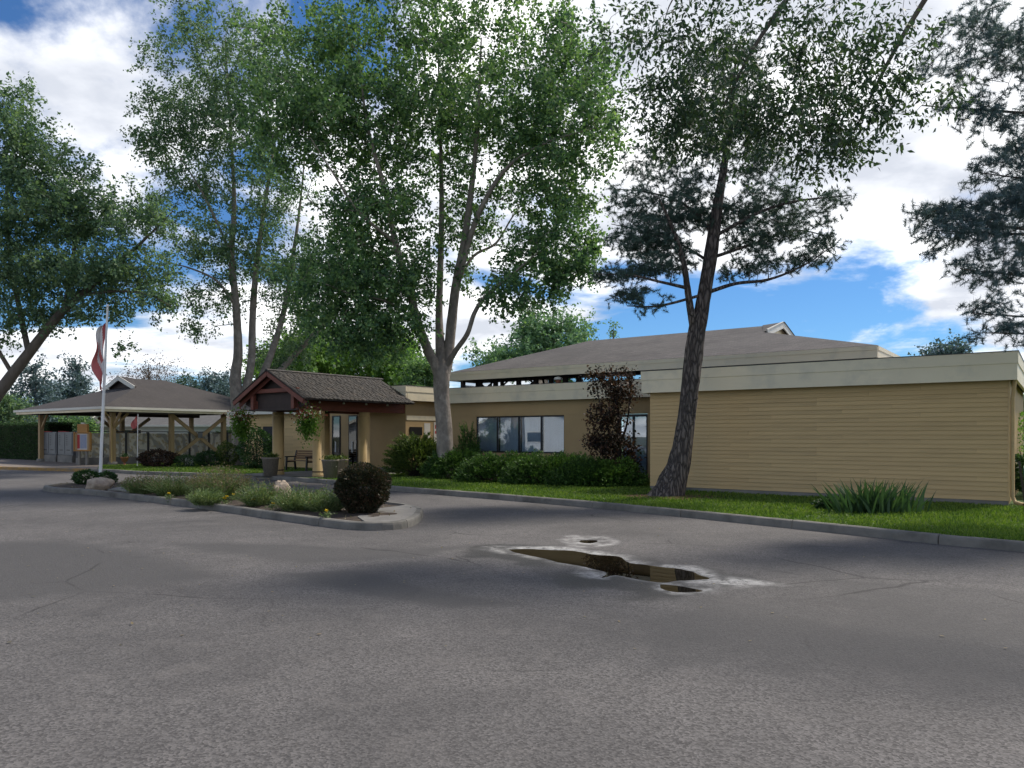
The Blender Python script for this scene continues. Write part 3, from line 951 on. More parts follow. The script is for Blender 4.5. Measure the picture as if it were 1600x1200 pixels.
# --- upper hall: clerestory and hip roof with a small gable
BE, BR = 3.35, 10.0
ue0, ue1 = a_on(702, BE), a_on(1371, BE)
ze = 0.5 * (z_on(702, 581.5, BE) + z_on(1371, 540, BE))
r0, r1 = a_on(922, BR), a_on(1215, BR)
zr = z_on(1215, 507.5, BR)
sl_ = (zr - ze) / (BR - BE)
zg = ze + (ue1 - r1) * sl_
hw = (zr - zg) / sl_
BB = 2 * BR - BE
rf = MB()
th = 0.05
pts = [(ue0, BE, ze), (ue1, BE, ze), (ue1, BB, ze), (ue0, BB, ze), (r1, BR - hw, zg), (r1, BR + hw, zg), (r1, BR, zr), (r0, BR, zr)]
fs = [(0, 1, 4, 6, 7), (1, 2, 5, 4), (2, 3, 7, 6, 5), (3, 0, 7)]
rf.add(pts, fs)
rf.add([(p[0], p[1], p[2] - th) for p in pts], [f[::-1] for f in fs] + [(4, 5, 6)])
rf.add([pts[i] for i in (0, 1, 2, 3)] + [(pts[i][0], pts[i][1], ze - th) for i in (0, 1, 2, 3)], [(0, 4, 5, 1), (1, 5, 6, 2), (2, 6, 7, 3), (3, 7, 4, 0)])
roof = rf.build('roof', M['shingle'], club)
gb = MB()
go = 0.22
for sgn in (-1, 1):
    p0 = Vector((r1 + go, BR + sgn * hw * 1.12, zg - 0.06)); p1 = Vector((r1 + go, BR, zr - 0.02))
    gb.beam(p0, p1, 0.05, 0.26)
gb.build('gable_rake', M['white_trim'], roof)
gp = MB(); gp.add([(r1 - 0.02, BR - hw, zg), (r1 + go + 0.06, BR - hw * 1.1, zg + 0.04), (r1 + go + 0.06, BR, zr + 0.10), (r1 - 0.6, BR, zr + 0.035), (r1 - 0.02, BR + hw, zg), (r1 + go + 0.06, BR + hw * 1.1, zg + 0.04)],
                  [(0, 1, 2, 3), (3, 2, 5, 4)])
gp.build('gable_roof', M['shingle'], roof)
gw = MB(); gw.add([(r1 + 0.03, BR - hw, zg), (r1 + 0.03, BR + hw, zg), (r1 + 0.03, BR, zr)], [(0, 1, 2)])
gw.build('gable_wall', M['cream'], roof)
fh = 0.36


def hall_fascia(a0, a1, b0, b1):
    part('fascia_board', M['cream'], roof, [(a0, a1, b0, b1, ze - fh, ze - 0.14)])
    dx, dy = (0.0, 0.015) if (a1 - a0) > (b1 - b0) else (0.015, 0.0)
    part('fascia_board', M['cream'], roof, [(a0 - dx, a1 + dx, b0 - dy, b1 + dy, ze - 0.138, ze - 0.012)])


hall_fascia(ue0, ue1, BE - 0.03, BE + 0.03)
hall_fascia(ue1 - 0.055, ue1 + 0.005, BE + 0.05, BB)
hall_fascia(ue0 - 0.005, ue0 + 0.055, BE + 0.05, BB)
part('soffit', M['soffit'], roof, [(ue0 + 0.06, ue1 - 0.06, BE + 0.04, BB - 0.1, ze - fh + 0.03, ze - fh + 0.06)])
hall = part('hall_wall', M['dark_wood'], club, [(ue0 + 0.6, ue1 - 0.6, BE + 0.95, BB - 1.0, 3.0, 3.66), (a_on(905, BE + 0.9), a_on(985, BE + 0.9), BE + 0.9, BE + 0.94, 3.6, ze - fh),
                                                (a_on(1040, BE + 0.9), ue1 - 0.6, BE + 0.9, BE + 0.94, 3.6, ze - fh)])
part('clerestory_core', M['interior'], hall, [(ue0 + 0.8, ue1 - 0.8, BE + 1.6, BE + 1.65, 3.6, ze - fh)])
for px in (724, 748, 752, 775, 785, 811, 838, 862, 884, 905, 940, 985, 1010, 1030):
    x = a_on(px, BE + 0.9)
    w_ = 0.05 if px in (748, 752, 785) else 0.09
    part('clerestory_post', M['dark_wood'], hall, [(x - w_, x + w_, BE + 0.82, BE + 0.93, 3.6, ze - fh + 0.03)])
gpx = [724, 752, 785, 811, 838, 862, 884, 905, 940, 985, 1030]
for i in range(len(gpx) - 1):
    part('clerestory_pane', M['glass_hi'], hall, [(a_on(gpx[i], BE + 0.9) + 0.1, a_on(gpx[i + 1], BE + 0.9) - 0.1, BE + 0.88, BE + 0.89, 3.66, ze - fh)])
for px, lean in ((746, 0.2), (757, -0.16), (769, 0.2), (813, 0.2), (836, -0.2)):
    x = a_on(px, BE + 0.6)
    mb = MB(); mb.beam((x - lean, BE + 0.75, 3.5), (x + lean, BE + 0.3, ze - fh + 0.03), 0.07, 0.07)
    mb.build('brace', M['dark_wood'], hall)
# vent cap on the flat roof
vx = a_on(875.5, BM + 0.4)
vt = thing('roof_vent', 'small round terracotta vent cap on the flat roof above the window', 'vent', W(vx, BM + 0.25, FT - 0.04))
mb = MB(); mb.lathe([(0.10, 0), (0.10, 0.22), (0.12, 0.24)], 12); mb.build('pipe', M['terracotta'], vt, True)
mb = MB(); mb.lathe([(0.155, 0.24), (0.165, 0.29), (0.13, 0.34), (0.02, 0.36)], 12); mb.build('cap', M['white_trim'], vt, True)

# --- entry block
BF, AS = 3.5, -13.45
ent = part('wall', M['tan'], club, [(-20.0, AS, BF, 9.0, 0.05, 3.32), (AS - 0.001, AL, 7.6, 7.8, 0.05, 3.32)])
part('plinth', M['concrete'], ent, [(-16.2, AS + 0.05, BF - 0.06, BF, 0.05, 0.30)])
zf1 = z_on(633, 602, BF - 0.25)
fascia(club, [(-19.6, AS + 0.25, BF - 0.25, BF - 0.15)], 3.28, zf1)
fascia(club, [(AS + 0.15, AS + 0.25, BF - 0.147, 9.0)], 3.28, zf1)
part('flat_roof', M['soffit'], club, [(-19.5, AS + 0.14, BF - 0.14, 9.0, 3.33, zf1 - 0.06)])
part('lintel', M['cream'], ent, [(AS, AS + 0.02, BF + 0.05, 7.5, 2.42, 2.62)])
for px in (526, 552):
    x = a_on(px, BF)
    sd_ = part('sidelight', M['black_metal'], ent, [(x - 0.30, x + 0.30, BF - 0.03, BF - 0.005, 0.14, 2.68)])
    part('pane', M['glass_dark'], sd_, [(x - 0.24, x + 0.24, BF - 0.045, BF - 0.031, 0.3, 2.62)])
    part('handle', M['white_metal'], sd_, [(x - 0.02, x + 0.03, BF - 0.09, BF - 0.046, 0.95, 1.45)])
# papers and signs on the side wall of the entry
sg = part('sign', M['black_metal'], ent, [(AS, AS + 0.03, a_ := BF + 0.25, BF + 1.05, 1.75, 2.12)])
nt_ = part('notice_paper', M['paper'], ent, [(AS, AS + 0.012, BF + 0.45, BF + 0.85, 1.55, 1.74)])
ps = part('poster', M['paper'], ent, [(AS, AS + 0.014, BF + 1.85, BF + 2.55, 1.35, 2.35)])
part('printed_block', M['red_print'], ps, [(AS + 0.0145, AS + 0.017, BF + 1.92, BF + 2.48, 2.05, 2.22), (AS + 0.0145, AS + 0.017, BF + 1.92, BF + 2.48, 1.82, 1.95)])
part('notice_paper', M['paper'], ent, [(AS, AS + 0.012, BF + 1.2, BF + 1.6, 1.4, 2.3)])
# lap-sided wall behind the bench, low eave and yellow framed doorway
lw = part('wall', M['tan'], club, [(-25.2, -20.001, BF + 0.03, 9.0, 0.05, 2.9)])
lap_wall(lw, -25.2, -18.5, BF - 0.04, 0.16, 21, 0.13, [(0.5,), (0.25, 0.75), (0.6,)])
part('gutter', M['white_trim'], lw, [(-26.0, -19.7, BF - 0.55, BF - 0.40, 2.82, 2.98)])
mb = MB(); mb.add([(-26.0, BF - 0.5, 2.99), (-19.65, BF - 0.5, 2.99), (-19.65, 8.0, 3.6), (-26.0, 8.0, 3.6), (-26.0, BF - 0.5, 2.93), (-19.65, BF - 0.5, 2.93), (-19.65, 8.0, 3.5), (-26.0, 8.0, 3.5)],
                  [(0, 1, 2, 3), (7, 6, 5, 4), (0, 4, 5, 1), (1, 5, 6, 2), (3, 2, 6, 7), (0, 3, 7, 4)])
mb.build('low_roof', M['shingle_dark'], lw)
x = a_on(421, BF)
d2 = part('door', M['interior'], lw, [(x - 0.45, x + 0.45, BF - 0.06, BF - 0.045, 0.14, 2.2)])
part('frame', M['column'], d2, [(x - 0.6, x - 0.45, BF - 0.08, BF - 0.042, 0.14, 2.34), (x + 0.45, x + 0.6, BF - 0.08, BF - 0.042, 0.14, 2.34), (x - 0.45, x + 0.45, BF - 0.08, BF - 0.042, 2.2, 2.34)])

# ================================================================== ENTRANCE PORCH
porch = thing('entrance_porch', 'gabled entrance porch with shake roof, red-brown beams and four fat cream columns', 'porch', W(0, 0, 0), ANG)
PC0, PC1, PB0, PB1 = -16.12, -13.6, -1.2, 1.2
for ca in (PC0, PC1):
    for cb in (PB0, PB1):
        mb = MB(); mb.lathe([(0.25, LAWN), (0.25, 0.20), (0.232, 0.215), (0.232, 2.70)], 28, ca, cb)
        col_ = mb.build('column', M['column'], porch, True)
        mb = MB(); mb.lathe([(0.236, 0.30), (0.242, 0.31), (0.242, 0.335), (0.236, 0.345)], 28, ca, cb)
        mb.build('base_band', M['dark_wood'], col_, True)
        mb = MB(); mb.lathe([(0.236, 2.52), (0.240, 2.525), (0.240, 2.545), (0.236, 2.55)], 28, ca, cb)
        mb.build('top_band', M['column'], col_, True)
PA, PH, PRZ, PEZ = -14.86, 2.17, 4.26, 3.14
PF, PK = -2.67, 3.23
psl = (PRZ - PEZ) / PH
for ca in (PC0, PC1):
    mb = MB(); mb.cbox(ca - 0.11, ca + 0.11, -2.3, 6.4 if ca == PC1 else 3.45, 2.71, 3.10, 0.012)
    mb.build('beam', M['red_beam'], porch)
for cb in (PB0, PB1):
    mb = MB(); mb.cbox(PC0 + 0.112, PC1 - 0.112, cb - 0.09, cb + 0.09, 2.74, 3.06, 0.01); mb.build('cross_beam', M['dark_wood'], porch)
part('ceiling', M['soffit'], porch, [(PC0 + 0.112, PC1 - 0.112, -2.2, 3.4, 3.105, 3.13)])
# front frame: tie beam, two posts, dark back panel
mb = MB(); mb.cbox(PC0 - 0.25, PC1 + 0.25, -2.44, -2.30, 3.40, 3.56, 0.012); mb.build('tie_beam', M['red_beam'], porch)
mb = MB(); mb.cbox(PC0 - 0.3, PC1 + 0.3, -2.40, -2.305, 2.70, 2.78, 0.008); mb.build('sill_beam', M['dark_wood'], porch)
for ca in (PC0, PC1):
    mb = MB(); mb.cbox(ca - 0.09, ca + 0.09, -2.46, -2.306, 2.76, 3.40, 0.012); mb.build('post', M['red_beam'], porch)
mb = MB(); mb.add([(PA - PH + 0.2, -2.25, 2.98), (PA + PH - 0.2, -2.25, 2.98), (PA + PH - 0.3, -2.25, PEZ + 0.05), (PA, -2.25, PRZ - 0.15), (PA - PH + 0.3, -2.25, PEZ + 0.05), (PA - 1.3, -2.25, 2.74), (PA + 1.3, -2.25, 2.74)],
                  [(0, 5, 6, 1, 2, 3, 4)])
mb.build('gable_panel', M['dark_wood'], porch)
for sg_ in (-1, 1):
    for bb, hh, inn in ((PF, 0.16, 0.0), (PF + 0.22, 0.16, 0.26)):
        mb = MB(); mb.beam((PA + sg_ * (PH - inn * 0.3), bb, PEZ - 0.13 - inn * 0.25), (PA, bb, PRZ - 0.13 - inn * 0.4), 0.05, hh)
        mb.build('rake_board', M['red_beam'], porch)
# roof deck and shakes
for sg_ in (-1, 1):
    mb = MB()
    e0, e1 = PA + sg_ * PH, PA
    q = [(e0, PF, PEZ), (e0, PK, PEZ), (e1, PK, PRZ), (e1, PF, PRZ)]
    mb.add(q + [(p[0], p[1], p[2] - 0.07) for p in q], [(0, 1, 2, 3), (7, 6, 5, 4), (0, 4, 5, 1), (1, 5, 6, 2), (2, 6, 7, 3), (3, 7, 4, 0)])
    deck = mb.build('roof_deck', M['dark_wood'], porch)
    sv, sf = [], []
    slen = math.hypot(PH, PRZ - PEZ)
    ex = Vector((-sg_ * PH, 0, PRZ - PEZ)).normalized(); nn_ = Vector((sg_ * (PRZ - PEZ), 0, PH)).normalized(); ey = Vector((0, 1, 0))
    rows = 17
    for r_ in range(rows):
        y_ = PF - 0.03
        while y_ < PK - 0.02:
            w_ = random.uniform(0.10, 0.26); w_ = min(w_, PK + 0.02 - y_)
            s0 = r_ * slen / rows - 0.03 + random.uniform(-0.018, 0.018); s1 = min(s0 + 0.30, slen + 0.02)
            h0 = random.uniform(0.022, 0.045)
            bs = Vector((e0, 0, PEZ))
            c4 = [bs + ex * s0 + ey * (y_ + 0.004), bs + ex * s0 + ey * (y_ + w_ - 0.004), bs + ex * s1 + ey * (y_ + w_ - 0.004), bs + ex * s1 + ey * (y_ + 0.004)]
            top = [c4[0] + nn_ * h0, c4[1] + nn_ * h0, c4[2] + nn_ * 0.006, c4[3] + nn_ * 0.006]
            k = len(sv)
            sv += [tuple(p) for p in c4 + top]
            sf += [(k + 4, k + 5, k + 6, k + 7), (k, k + 1, k + 5, k + 4), (k + 1, k + 2, k + 6, k + 5), (k, k + 4, k + 7, k + 3)]
            y_ += w_
    tag(np_mesh('shingles', sv, sf, M['shake'], deck), kind='stuff')
mb = MB(); y_ = PF - 0.03
while y_ < PK:
    for sg_ in (-1, 1):
        mb.beam((PA + sg_ * 0.10, y_ + 0.14, PRZ - 0.005), (PA - sg_ * 0.01, y_ + 0.14, PRZ + 0.05), 0.27, 0.03)
    y_ += 0.28
mb.build('ridge_cap', M['shake'], porch)
for k in range(5):
    bb = -1.9 + k * 1.22
    for sg_ in (-1, 1):
        ca = PC1 if sg_ > 0 else PC0
        mb = MB(); mb.beam((ca, bb, 3.18 + 0.18), (PA + sg_ * (PH - 0.12), bb, PEZ - 0.02), 0.09, 0.11); mb.build('rafter_tail', M['dark_wood'], porch)
    if k < 4:
        mb = MB(); mb.lathe([(0.028, 0), (0.045, 0.01), (0.045, 0.06), (0.0, 0.09)], 10, 0, 0)
        o = mb.build('rafter_end_dot', M['white_trim'], porch, True); o.location = (PC1 + 0.18, bb + 0.6, 3.0)  # pale knob for the light dot of a rafter end, not a lamp

# ================================================================== MAIL SHELTER
shel = thing('mail_shelter', 'open timber mail shelter with dark hip roof and cream posts', 'shelter', SW(0, 0, 0), ANG)
PZ = 3.0
posts = [(0, 0), (0, 3.4), (0, 6.8), (0, 10.0), (-8.9, 0), (-8.9, 5.0), (-8.9, 10.0)]
for pa, pb in posts:
    mb = MB(); mb.cbox(pa - 0.125, pa + 0.125, pb - 0.125, pb + 0.125, LAWN + 0.16, PZ, 0.015); pst = mb.build('post', M['post_wood'], shel)
    mb = MB(); mb.lathe([(0.26, LAWN - 0.02), (0.24, LAWN + 0.16), (0.15, LAWN + 0.17)], 12, pa, pb); mb.build('footing', M['concrete'], pst, True)
for q in [((0, 0), 1, 0), ((0, 0), -1, 0), ((-8.9, 0), 1, 0)]:
    (pa, pb), sa, sb = q
    mb = MB(); mb.beam((pa + sa * 0.05, pb, 2.15), (pa + sa * 0.85, pb, 2.98), 0.10, 0.12); mb.build('knee_brace', M['post_wood'], shel)
mb = MB(); mb.beam((0.0, 0.06, 2.15), (0.0, 0.85, 2.98), 0.10, 0.12); mb.build('knee_brace', M['post_wood'], shel)
for bx_, xoff in ((0, 0.10), (-8.9, 0.1)):
    lo_, hi_ = 3.4, 6.8
    mb = MB(); mb.beam((bx_ + xoff - 0.02, lo_, PZ - 0.1), (bx_ + xoff - 0.02, hi_ - 0.5, 0.75), 0.10, 0.20); mb.build('cross_brace', M['post_wood'], shel)
    mb = MB(); mb.beam((bx_ + xoff + 0.085, lo_ + 0.1, 0.45), (bx_ + xoff + 0.085, hi_, PZ - 0.1), 0.10, 0.20); xb = mb.build('cross_brace', M['post_wood'], shel)
    mb = MB(); mb.cbox(bx_ + xoff + 0.14, bx_ + xoff + 0.16, 4.93, 5.23, 1.58, 1.92, 0.01); mb.build('joint_plate', M['steel_grey'], xb)
part('eave_beam', M['dark_wood'], shel, [(-0.1, 0.1, -0.5, 10.6, PZ, PZ + 0.22), (-9.0, -8.8, -0.5, 10.6, PZ, PZ + 0.22), (-9.4, 0.5, -0.1, 0.1, PZ + 0.225, PZ + 0.4), (-9.4, 0.5, 9.9, 10.1, PZ + 0.225, PZ + 0.4)])
sa0, sa1, sb0, sb1 = -9.95, 0.95, -0.95, 11.0
sze = 3.28
srA = (sa0 + sa1) / 2


def s_b(px, a):          # b on the shelter's ridge line for a pixel column
    k = (px - 800) / F
    q = SH0 + U * a
    return (k * q.y - q.x) / (V.x - k * V.y)


gbb = s_b(192, srA); gb1 = sb1 - (sa1 - srA)
pz_ = SW(srA, gbb)
szr = CH + (HZ - 590.5) * pz_.y / F
ssl = (szr - sze) / (sa1 - srA)
szg = sze + (gbb - sb0) * ssl
shw = (szr - szg) / ssl
pts = [(sa0, sb0, sze), (sa1, sb0, sze), (sa1, sb1, sze), (sa0, sb1, sze), (srA - shw, gbb, szg), (srA + shw, gbb, szg), (srA, gbb, szr), (srA, gb1, szr)]
fs = [(0, 1, 5, 4), (1, 2, 7, 6, 5), (2, 3, 7), (3, 0, 4, 6, 7)]
rf = MB(); rf.add(pts, fs); rf.add([(p[0], p[1], p[2] - 0.06) for p in pts], [f[::-1] for f in fs])
sroof = rf.build('roof', M['shingle_dark'], shel)
gb = MB()
for sgn in (-1, 1):
    gb.beam((srA + sgn * shw * 1.15, gbb - 0.28, szg - 0.10), (srA, gbb - 0.28, szr - 0.02), 0.05, 0.26)
gb.build('gable_rake', M['white_trim'], sroof)
gp = MB(); gp.add([(srA - shw, gbb + 0.02, szg), (srA - shw * 1.14, gbb - 0.32, szg + 0.02), (srA, gbb - 0.32, szr + 0.10), (srA, gbb + 0.6, szr + 0.03), (srA + shw, gbb + 0.02, szg), (srA + shw * 1.14, gbb - 0.32, szg + 0.02)],
                  [(0, 1, 2, 3), (3, 2, 5, 4)])
gp.build('gable_roof', M['shingle_dark'], sroof)
gw = MB(); gw.add([(srA - shw, gbb - 0.03, szg), (srA + shw, gbb - 0.03, szg), (srA, gbb - 0.03, szr)], [(0, 1, 2)]); gw.build('gable_wall', M['dark_wood'], sroof)
part('fascia_board', M['cream'], sroof, [(sa0, sa1, sb0 - 0.04, sb0, sze - 0.26, sze - 0.01)])
part('fascia_board', M['cream'], sroof, [(sa1, sa1 + 0.04, sb0, sb1, sze - 0.26, sze - 0.01)])
part('fascia_board', M['cream'], sroof, [(sa0 - 0.04, sa0, sb0, sb1, sze - 0.26, sze - 0.01)])
part('gutter', M['white_trim'], sroof, [(sa0 - 0.1, sa1 + 0.1, sb0 - 0.16, sb0 - 0.045, sze - 0.13, sze + 0.0)])
part('gutter', M['white_trim'], sroof, [(sa1 + 0.045, sa1 + 0.16, sb0 - 0.04, sb1, sze - 0.13, sze + 0.0)])
part('soffit', M['soffit'], sroof, [(sa0 + 0.05, sa1 - 0.05, sb0 + 0.05, sb1 - 0.05, sze - 0.08, sze - 0.06)])
mb = MB(); mb.tube([(sa1 + 0.1, sb0 - 0.1, sze - 0.13), (sa1 + 0.08, sb0 - 0.05, sze - 0.25), (0.17, -0.14, 2.7), (0.17, -0.14, 0.25)], 0.045, 8); mb.build('downspout', M['column'], sroof, True)

# mural wall inside the shelter: panels between dark uprights on a low concrete base
mw_ = thing('mural_wall', 'row of pale swirl-patterned panels between dark uprights inside the mail shelter', 'wall', SW(-1.5, 0, 0), ANG)
part('base_wall', M['concrete'], mw_, [(-0.12, 0.12, -1.2, 9.4, LAWN - 0.02, 0.50)])
np_ = 8
for i in range(np_):
    b0 = -1.15 + i * 1.31
    mb = MB(); mb.cbox(-0.03, 0.05, b0 + 0.06, b0 + 1.25, 0.50, 1.86, 0.008); mb.build('panel', M['mural'], mw_)
    mb = MB(); mb.cbox(-0.07, 0.10, b0 - 0.055, b0 + 0.055, 0.49, 1.92, 0.008); mb.build('upright', M['dark_grey'], mw_)
part('top_rail', M['dark_grey'], mw_, [(-0.075, 0.105, -1.2, 9.4, 1.925, 1.98)])

# two mailbox cabinets on concrete blocks
for i, (px, lab) in enumerate(((78, 'grey steel mailbox cabinet beside the left shelter post'), (106, 'grey steel mailbox cabinet half hidden behind the notice board'))):
    q = SW(-8.1 + i * 2.15, 0.35)
    cb = thing('mailbox_cabinet', lab, 'mailbox', (q.x, q.y, LAWN), ANG, 'mailbox cabinets in the shelter')
    part('base_block', M['concrete'], cb, [(-0.95, 0.95, -0.25, 0.35, 0, 0.42)])
    mb = MB(); mb.cbox(-0.97, 0.97, -0.22, 0.32, 0.43, 1.82, 0.02); mb.build('cabinet', M['steel_grey'], cb)
    for k in range(2):
        x0 = -0.90 + k * 0.92
        dp = part('door_panel', M['steel_grey'], cb, [(x0, x0 + 0.86, -0.245, -0.221, 0.52, 1.74)])
        for r_ in range(6):
            part('mail_slot', M['dark_grey'], dp, [(x0 + 0.12, x0 + 0.30, -0.252, -0.246, 1.02 + r_ * 0.11, 1.06 + r_ * 0.11)])
        part('parcel_slot', M['black_metal'], dp, [(x0 + 0.2, x0 + 0.62, -0.252, -0.246, 0.70, 0.76)])
    part('red_strip', M['red_print'], cb, [(-0.9, 0.2, -0.235, -0.10, 1.822, 1.86)])

# notice board
q = G(130, 727, LAWN)
nbd = thing('notice_board', 'orange timber notice board with poster on two pale posts by the shelter', 'notice board', (q.x, q.y, LAWN), R(-8))
for sx_ in (-0.22, 0.22):
    mb = MB(); mb.cbox(sx_ - 0.06, sx_ + 0.06, -0.06, 0.06, 0, 0.82, 0.01); mb.build('leg', M['concrete'], nbd)
mb = MB(); mb.cbox(-0.46, 0.46, -0.06, 0.08, 0.80, 1.76, 0.015); mb.build('backboard', M['board_wood'], nbd)
mb = MB(); mb.cbox(-0.29, 0.29, -0.10, 0.08, 1.765, 2.22, 0.012); hd = mb.build('header', M['board_wood'], nbd)
part('finial', M['paper'], hd, [(-0.10, 0.10, -0.05, 0.05, 2.222, 2.30)])
for a0, a1, z0, z1 in ((-0.50, -0.44, 0.76, 1.80), (0.44, 0.50, 0.76, 1.80), (-0.44, 0.44, 0.76, 0.82), (-0.44, 0.44, 1.72, 1.762)):
    mb = MB(); mb.cbox(a0, a1, -0.11, -0.061, z0, z1, 0.008); mb.build('frame', M['board_wood'], nbd)
for sx_ in (-0.36, 0.36):
    part('side_leaf', M['post_wood'], nbd, [(sx_ - 0.05, sx_ + 0.05, -0.085, -0.062, 0.84, 1.70)])
po = part('poster', M['paper'], nbd, [(-0.29, 0.29, -0.075, -0.062, 0.84, 1.70)])
part('printed_block', M['red_print'], po, [(-0.285, -0.14, -0.08, -0.0755, 0.90, 1.66)])
part('printed_block', M['blue_print'], po, [(-0.12, 0.26, -0.08, -0.0755, 0.90, 1.66)])

# ================================================================== VEGETATION TOOLS
def unit(v):
    return v / (np.linalg.norm(v, axis=-1, keepdims=True) + 1e-9)


def leaf_quads(p, size, width=0.55, up=0.35, droop=0.0, jitter=0.35, axis=None):
    """kite-shaped folded leaves at p"""
    n = len(p)
    t = rng.normal(size=(n, 3)); t[:, 2] -= droop
    if axis is not None:
        t = t * 0.55 + axis
    t = unit(t)
    nrm = rng.normal(size=(n, 3)); nrm[:, 2] += up * 2.5
    s = unit(np.cross(t, unit(nrm)))
    L = size * (1 + jitter * (rng.random((n, 1)) - 0.5) * 2)
    nn_ = np.cross(s, t)
    a = p
    b = p + t * L * 0.42 + s * L * width * 0.5 + nn_ * L * 0.06
    c = p + t * L
    d = p + t * L * 0.42 - s * L * width * 0.5 + nn_ * L * 0.06
    v = np.stack([a, b, c, d], 1).reshape(-1, 3)
    f = np.arange(4 * n).reshape(-1, 4)
    return v, f


def ribbons(root, direc, length, width, bend=0.3, segs=3, side=None, taper=1.0):
    """curved tapering blades"""
    n = len(root)
    length = np.broadcast_to(np.asarray(length, float).reshape(-1, 1), (n, 1)); width = np.broadcast_to(np.asarray(width, float).reshape(-1, 1), (n, 1))
    d = unit(direc)
    if side is None:
        side = rng.normal(size=(n, 3)); side[:, 2] = 0
    s = unit(side - (side * d).sum(1, keepdims=True) * d)
    hz = d.copy(); hz[:, 2] = 0; hz = unit(hz + 1e-4 * rng.normal(size=(n, 3)))
    rows = []
    for k in range(segs + 1):
        t = k / segs
        p = root + d * length * t + hz * length * bend * t * t - np.array([0, 0, 1.0]) * length * bend * 0.7 * t ** 2.5
        w = width * (1 - t * taper) * (0.6 + 0.8 * min(t * 3, 1) if taper >= 1 else 1) * 0.5 + 0.0004
        rows.append(np.stack([p - s * w, p + s * w], 1))
    v = np.stack(rows, 1).reshape(n, -1, 3)
    m_ = 2 * (segs + 1)
    base = np.array([[2 * k, 2 * k + 1, 2 * k + 3, 2 * k + 2] for k in range(segs)])
    f = (np.arange(n)[:, None, None] * m_ + base[None]).reshape(-1, 4)
    return v.reshape(-1, 3), f


def merge(parts):
    vs, fs, o = [], [], 0
    for v, f in parts:
        vs.append(v); fs.append(f + o); o += len(v)
    return np.concatenate(vs), np.concatenate(fs)


def in_blobs(blobs, n):
    """points inside weighted ellipsoids, thinned towards nothing by a lattice so gaps stay open"""
    vol = np.array([b[6] * (b[3] * b[4] * b[5]) ** 0.67 for b in blobs]); vol /= vol.sum()
    k = rng.choice(len(blobs), size=n, p=vol)
    c = np.array([b[:3] for b in blobs])[k]; r = np.array([b[3:6] for b in blobs])[k]
    d = unit(rng.normal(size=(n, 3))) * (rng.random((n, 1)) ** 0.45)
    return c + d * r


def grow(limbs, targets, r_tip=0.007, r_max=0.07, bow=0.15, step=0.45, seg_sides=4):
    """joins every target to the nearest wood already there; returns tubes"""
    nod = np.concatenate([l[:, :3] for l in limbs]); rad = np.concatenate([l[:, 3] for l in limbs])
    order = np.argsort(np.array([np.min(np.linalg.norm(nod - t, axis=1)) for t in targets]))
    cap = len(nod) + len(targets) * 4
    P_ = np.empty((cap, 3)); Rr = np.empty(cap); n0 = len(nod)
    P_[:n0] = nod; Rr[:n0] = rad
    tubes = []
    for i in order:
        t = targets[i]
        dv = P_[:n0] - t
        d = np.sqrt((dv ** 2).sum(1)) + 0.5 * np.maximum(dv[:, 2], 0) + 0.05
        j = int(np.argmin(d))
        a = P_[j].copy(); ln = np.linalg.norm(t - a)
        if ln < 0.05:
            continue
        ra = min(Rr[j] * 0.6, r_max, 0.012 + 0.016 * ln); ra = max(ra, r_tip)
        ks = np.linspace(0, 1, 5)[:, None]
        pth = a + (t - a) * ks
        pth[:, 2] += (np.sin(ks[:, 0] * np.pi) * bow * ln * 0.5)
        pth[1:-1] += rng.normal(size=(3, 3)) * 0.035 * ln
        rr = np.linspace(ra, r_tip, 5)
        tubes.append(tube_np(pth, rr, seg_sides))
        for q in (1, 2, 3, 4):
            if n0 < cap:
                P_[n0] = pth[q]; Rr[n0] = rr[q]; n0 += 1
    return tubes


def limb(pts, base_d, k=5):
    """pts: (px, py, depth offset, radius) -> smooth world polyline with radius"""
    w = []
    for px, py, dd, r in pts:
        p = P(px, py, base_d + dd)
        w.append((p.x, p.y, p.z, r))
    return smooth_path(w, k)


def blob(px, py, rx, ry, d, dd=0.0, rd=None, wt=1.0):
    c = P(px, py, d + dd)
    s = (d + dd) / F
    return (c.x, c.y, c.z, rx * s, (rd if rd else 0.8 * min(rx, ry) * s + 0.6), ry * s, wt)


def bark_tube(l, n, amp):
    """main stem: close rings with ridges and flutes instead of a smooth pipe"""
    seg = np.linalg.norm(np.diff(l[:, :3], axis=0), axis=1); s_ = np.concatenate([[0], np.cumsum(seg)])
    t = np.linspace(0, s_[-1], max(12, int(s_[-1] / 0.09)))
    q = np.stack([np.interp(t, s_, l[:, i]) for i in range(4)], 1)
    v, f = tube_np(q[:, :3], q[:, 3], n)
    v = v.reshape(len(q), n, 3)
    th = np.arange(n) / n * 2 * np.pi
    cx_, cy_ = np.cos(th) * 2.2 + 20, np.sin(th) * 2.2 + 20
    k = 1 + amp * 2 * (fbm(cx_[None, :] + 0.0 * t[:, None], cy_[None, :] * 1.0 + t[:, None] * 0.7, 3) - 0.5) + amp * 1.4 * (fbm(cx_[None, :] * 4 + 3, cy_[None, :] * 4 + t[:, None] * 2.0, 3) - 0.5)
    flare = np.exp(-t / 0.35)[:, None] * 0.30 * (np.cos(th * 5 + 0.7)[None, :] * 0.5 + 0.2)
    v = q[:, None, :3] + (v - q[:, None, :3]) * (k + flare)[..., None]
    return v.reshape(-1, 3), f


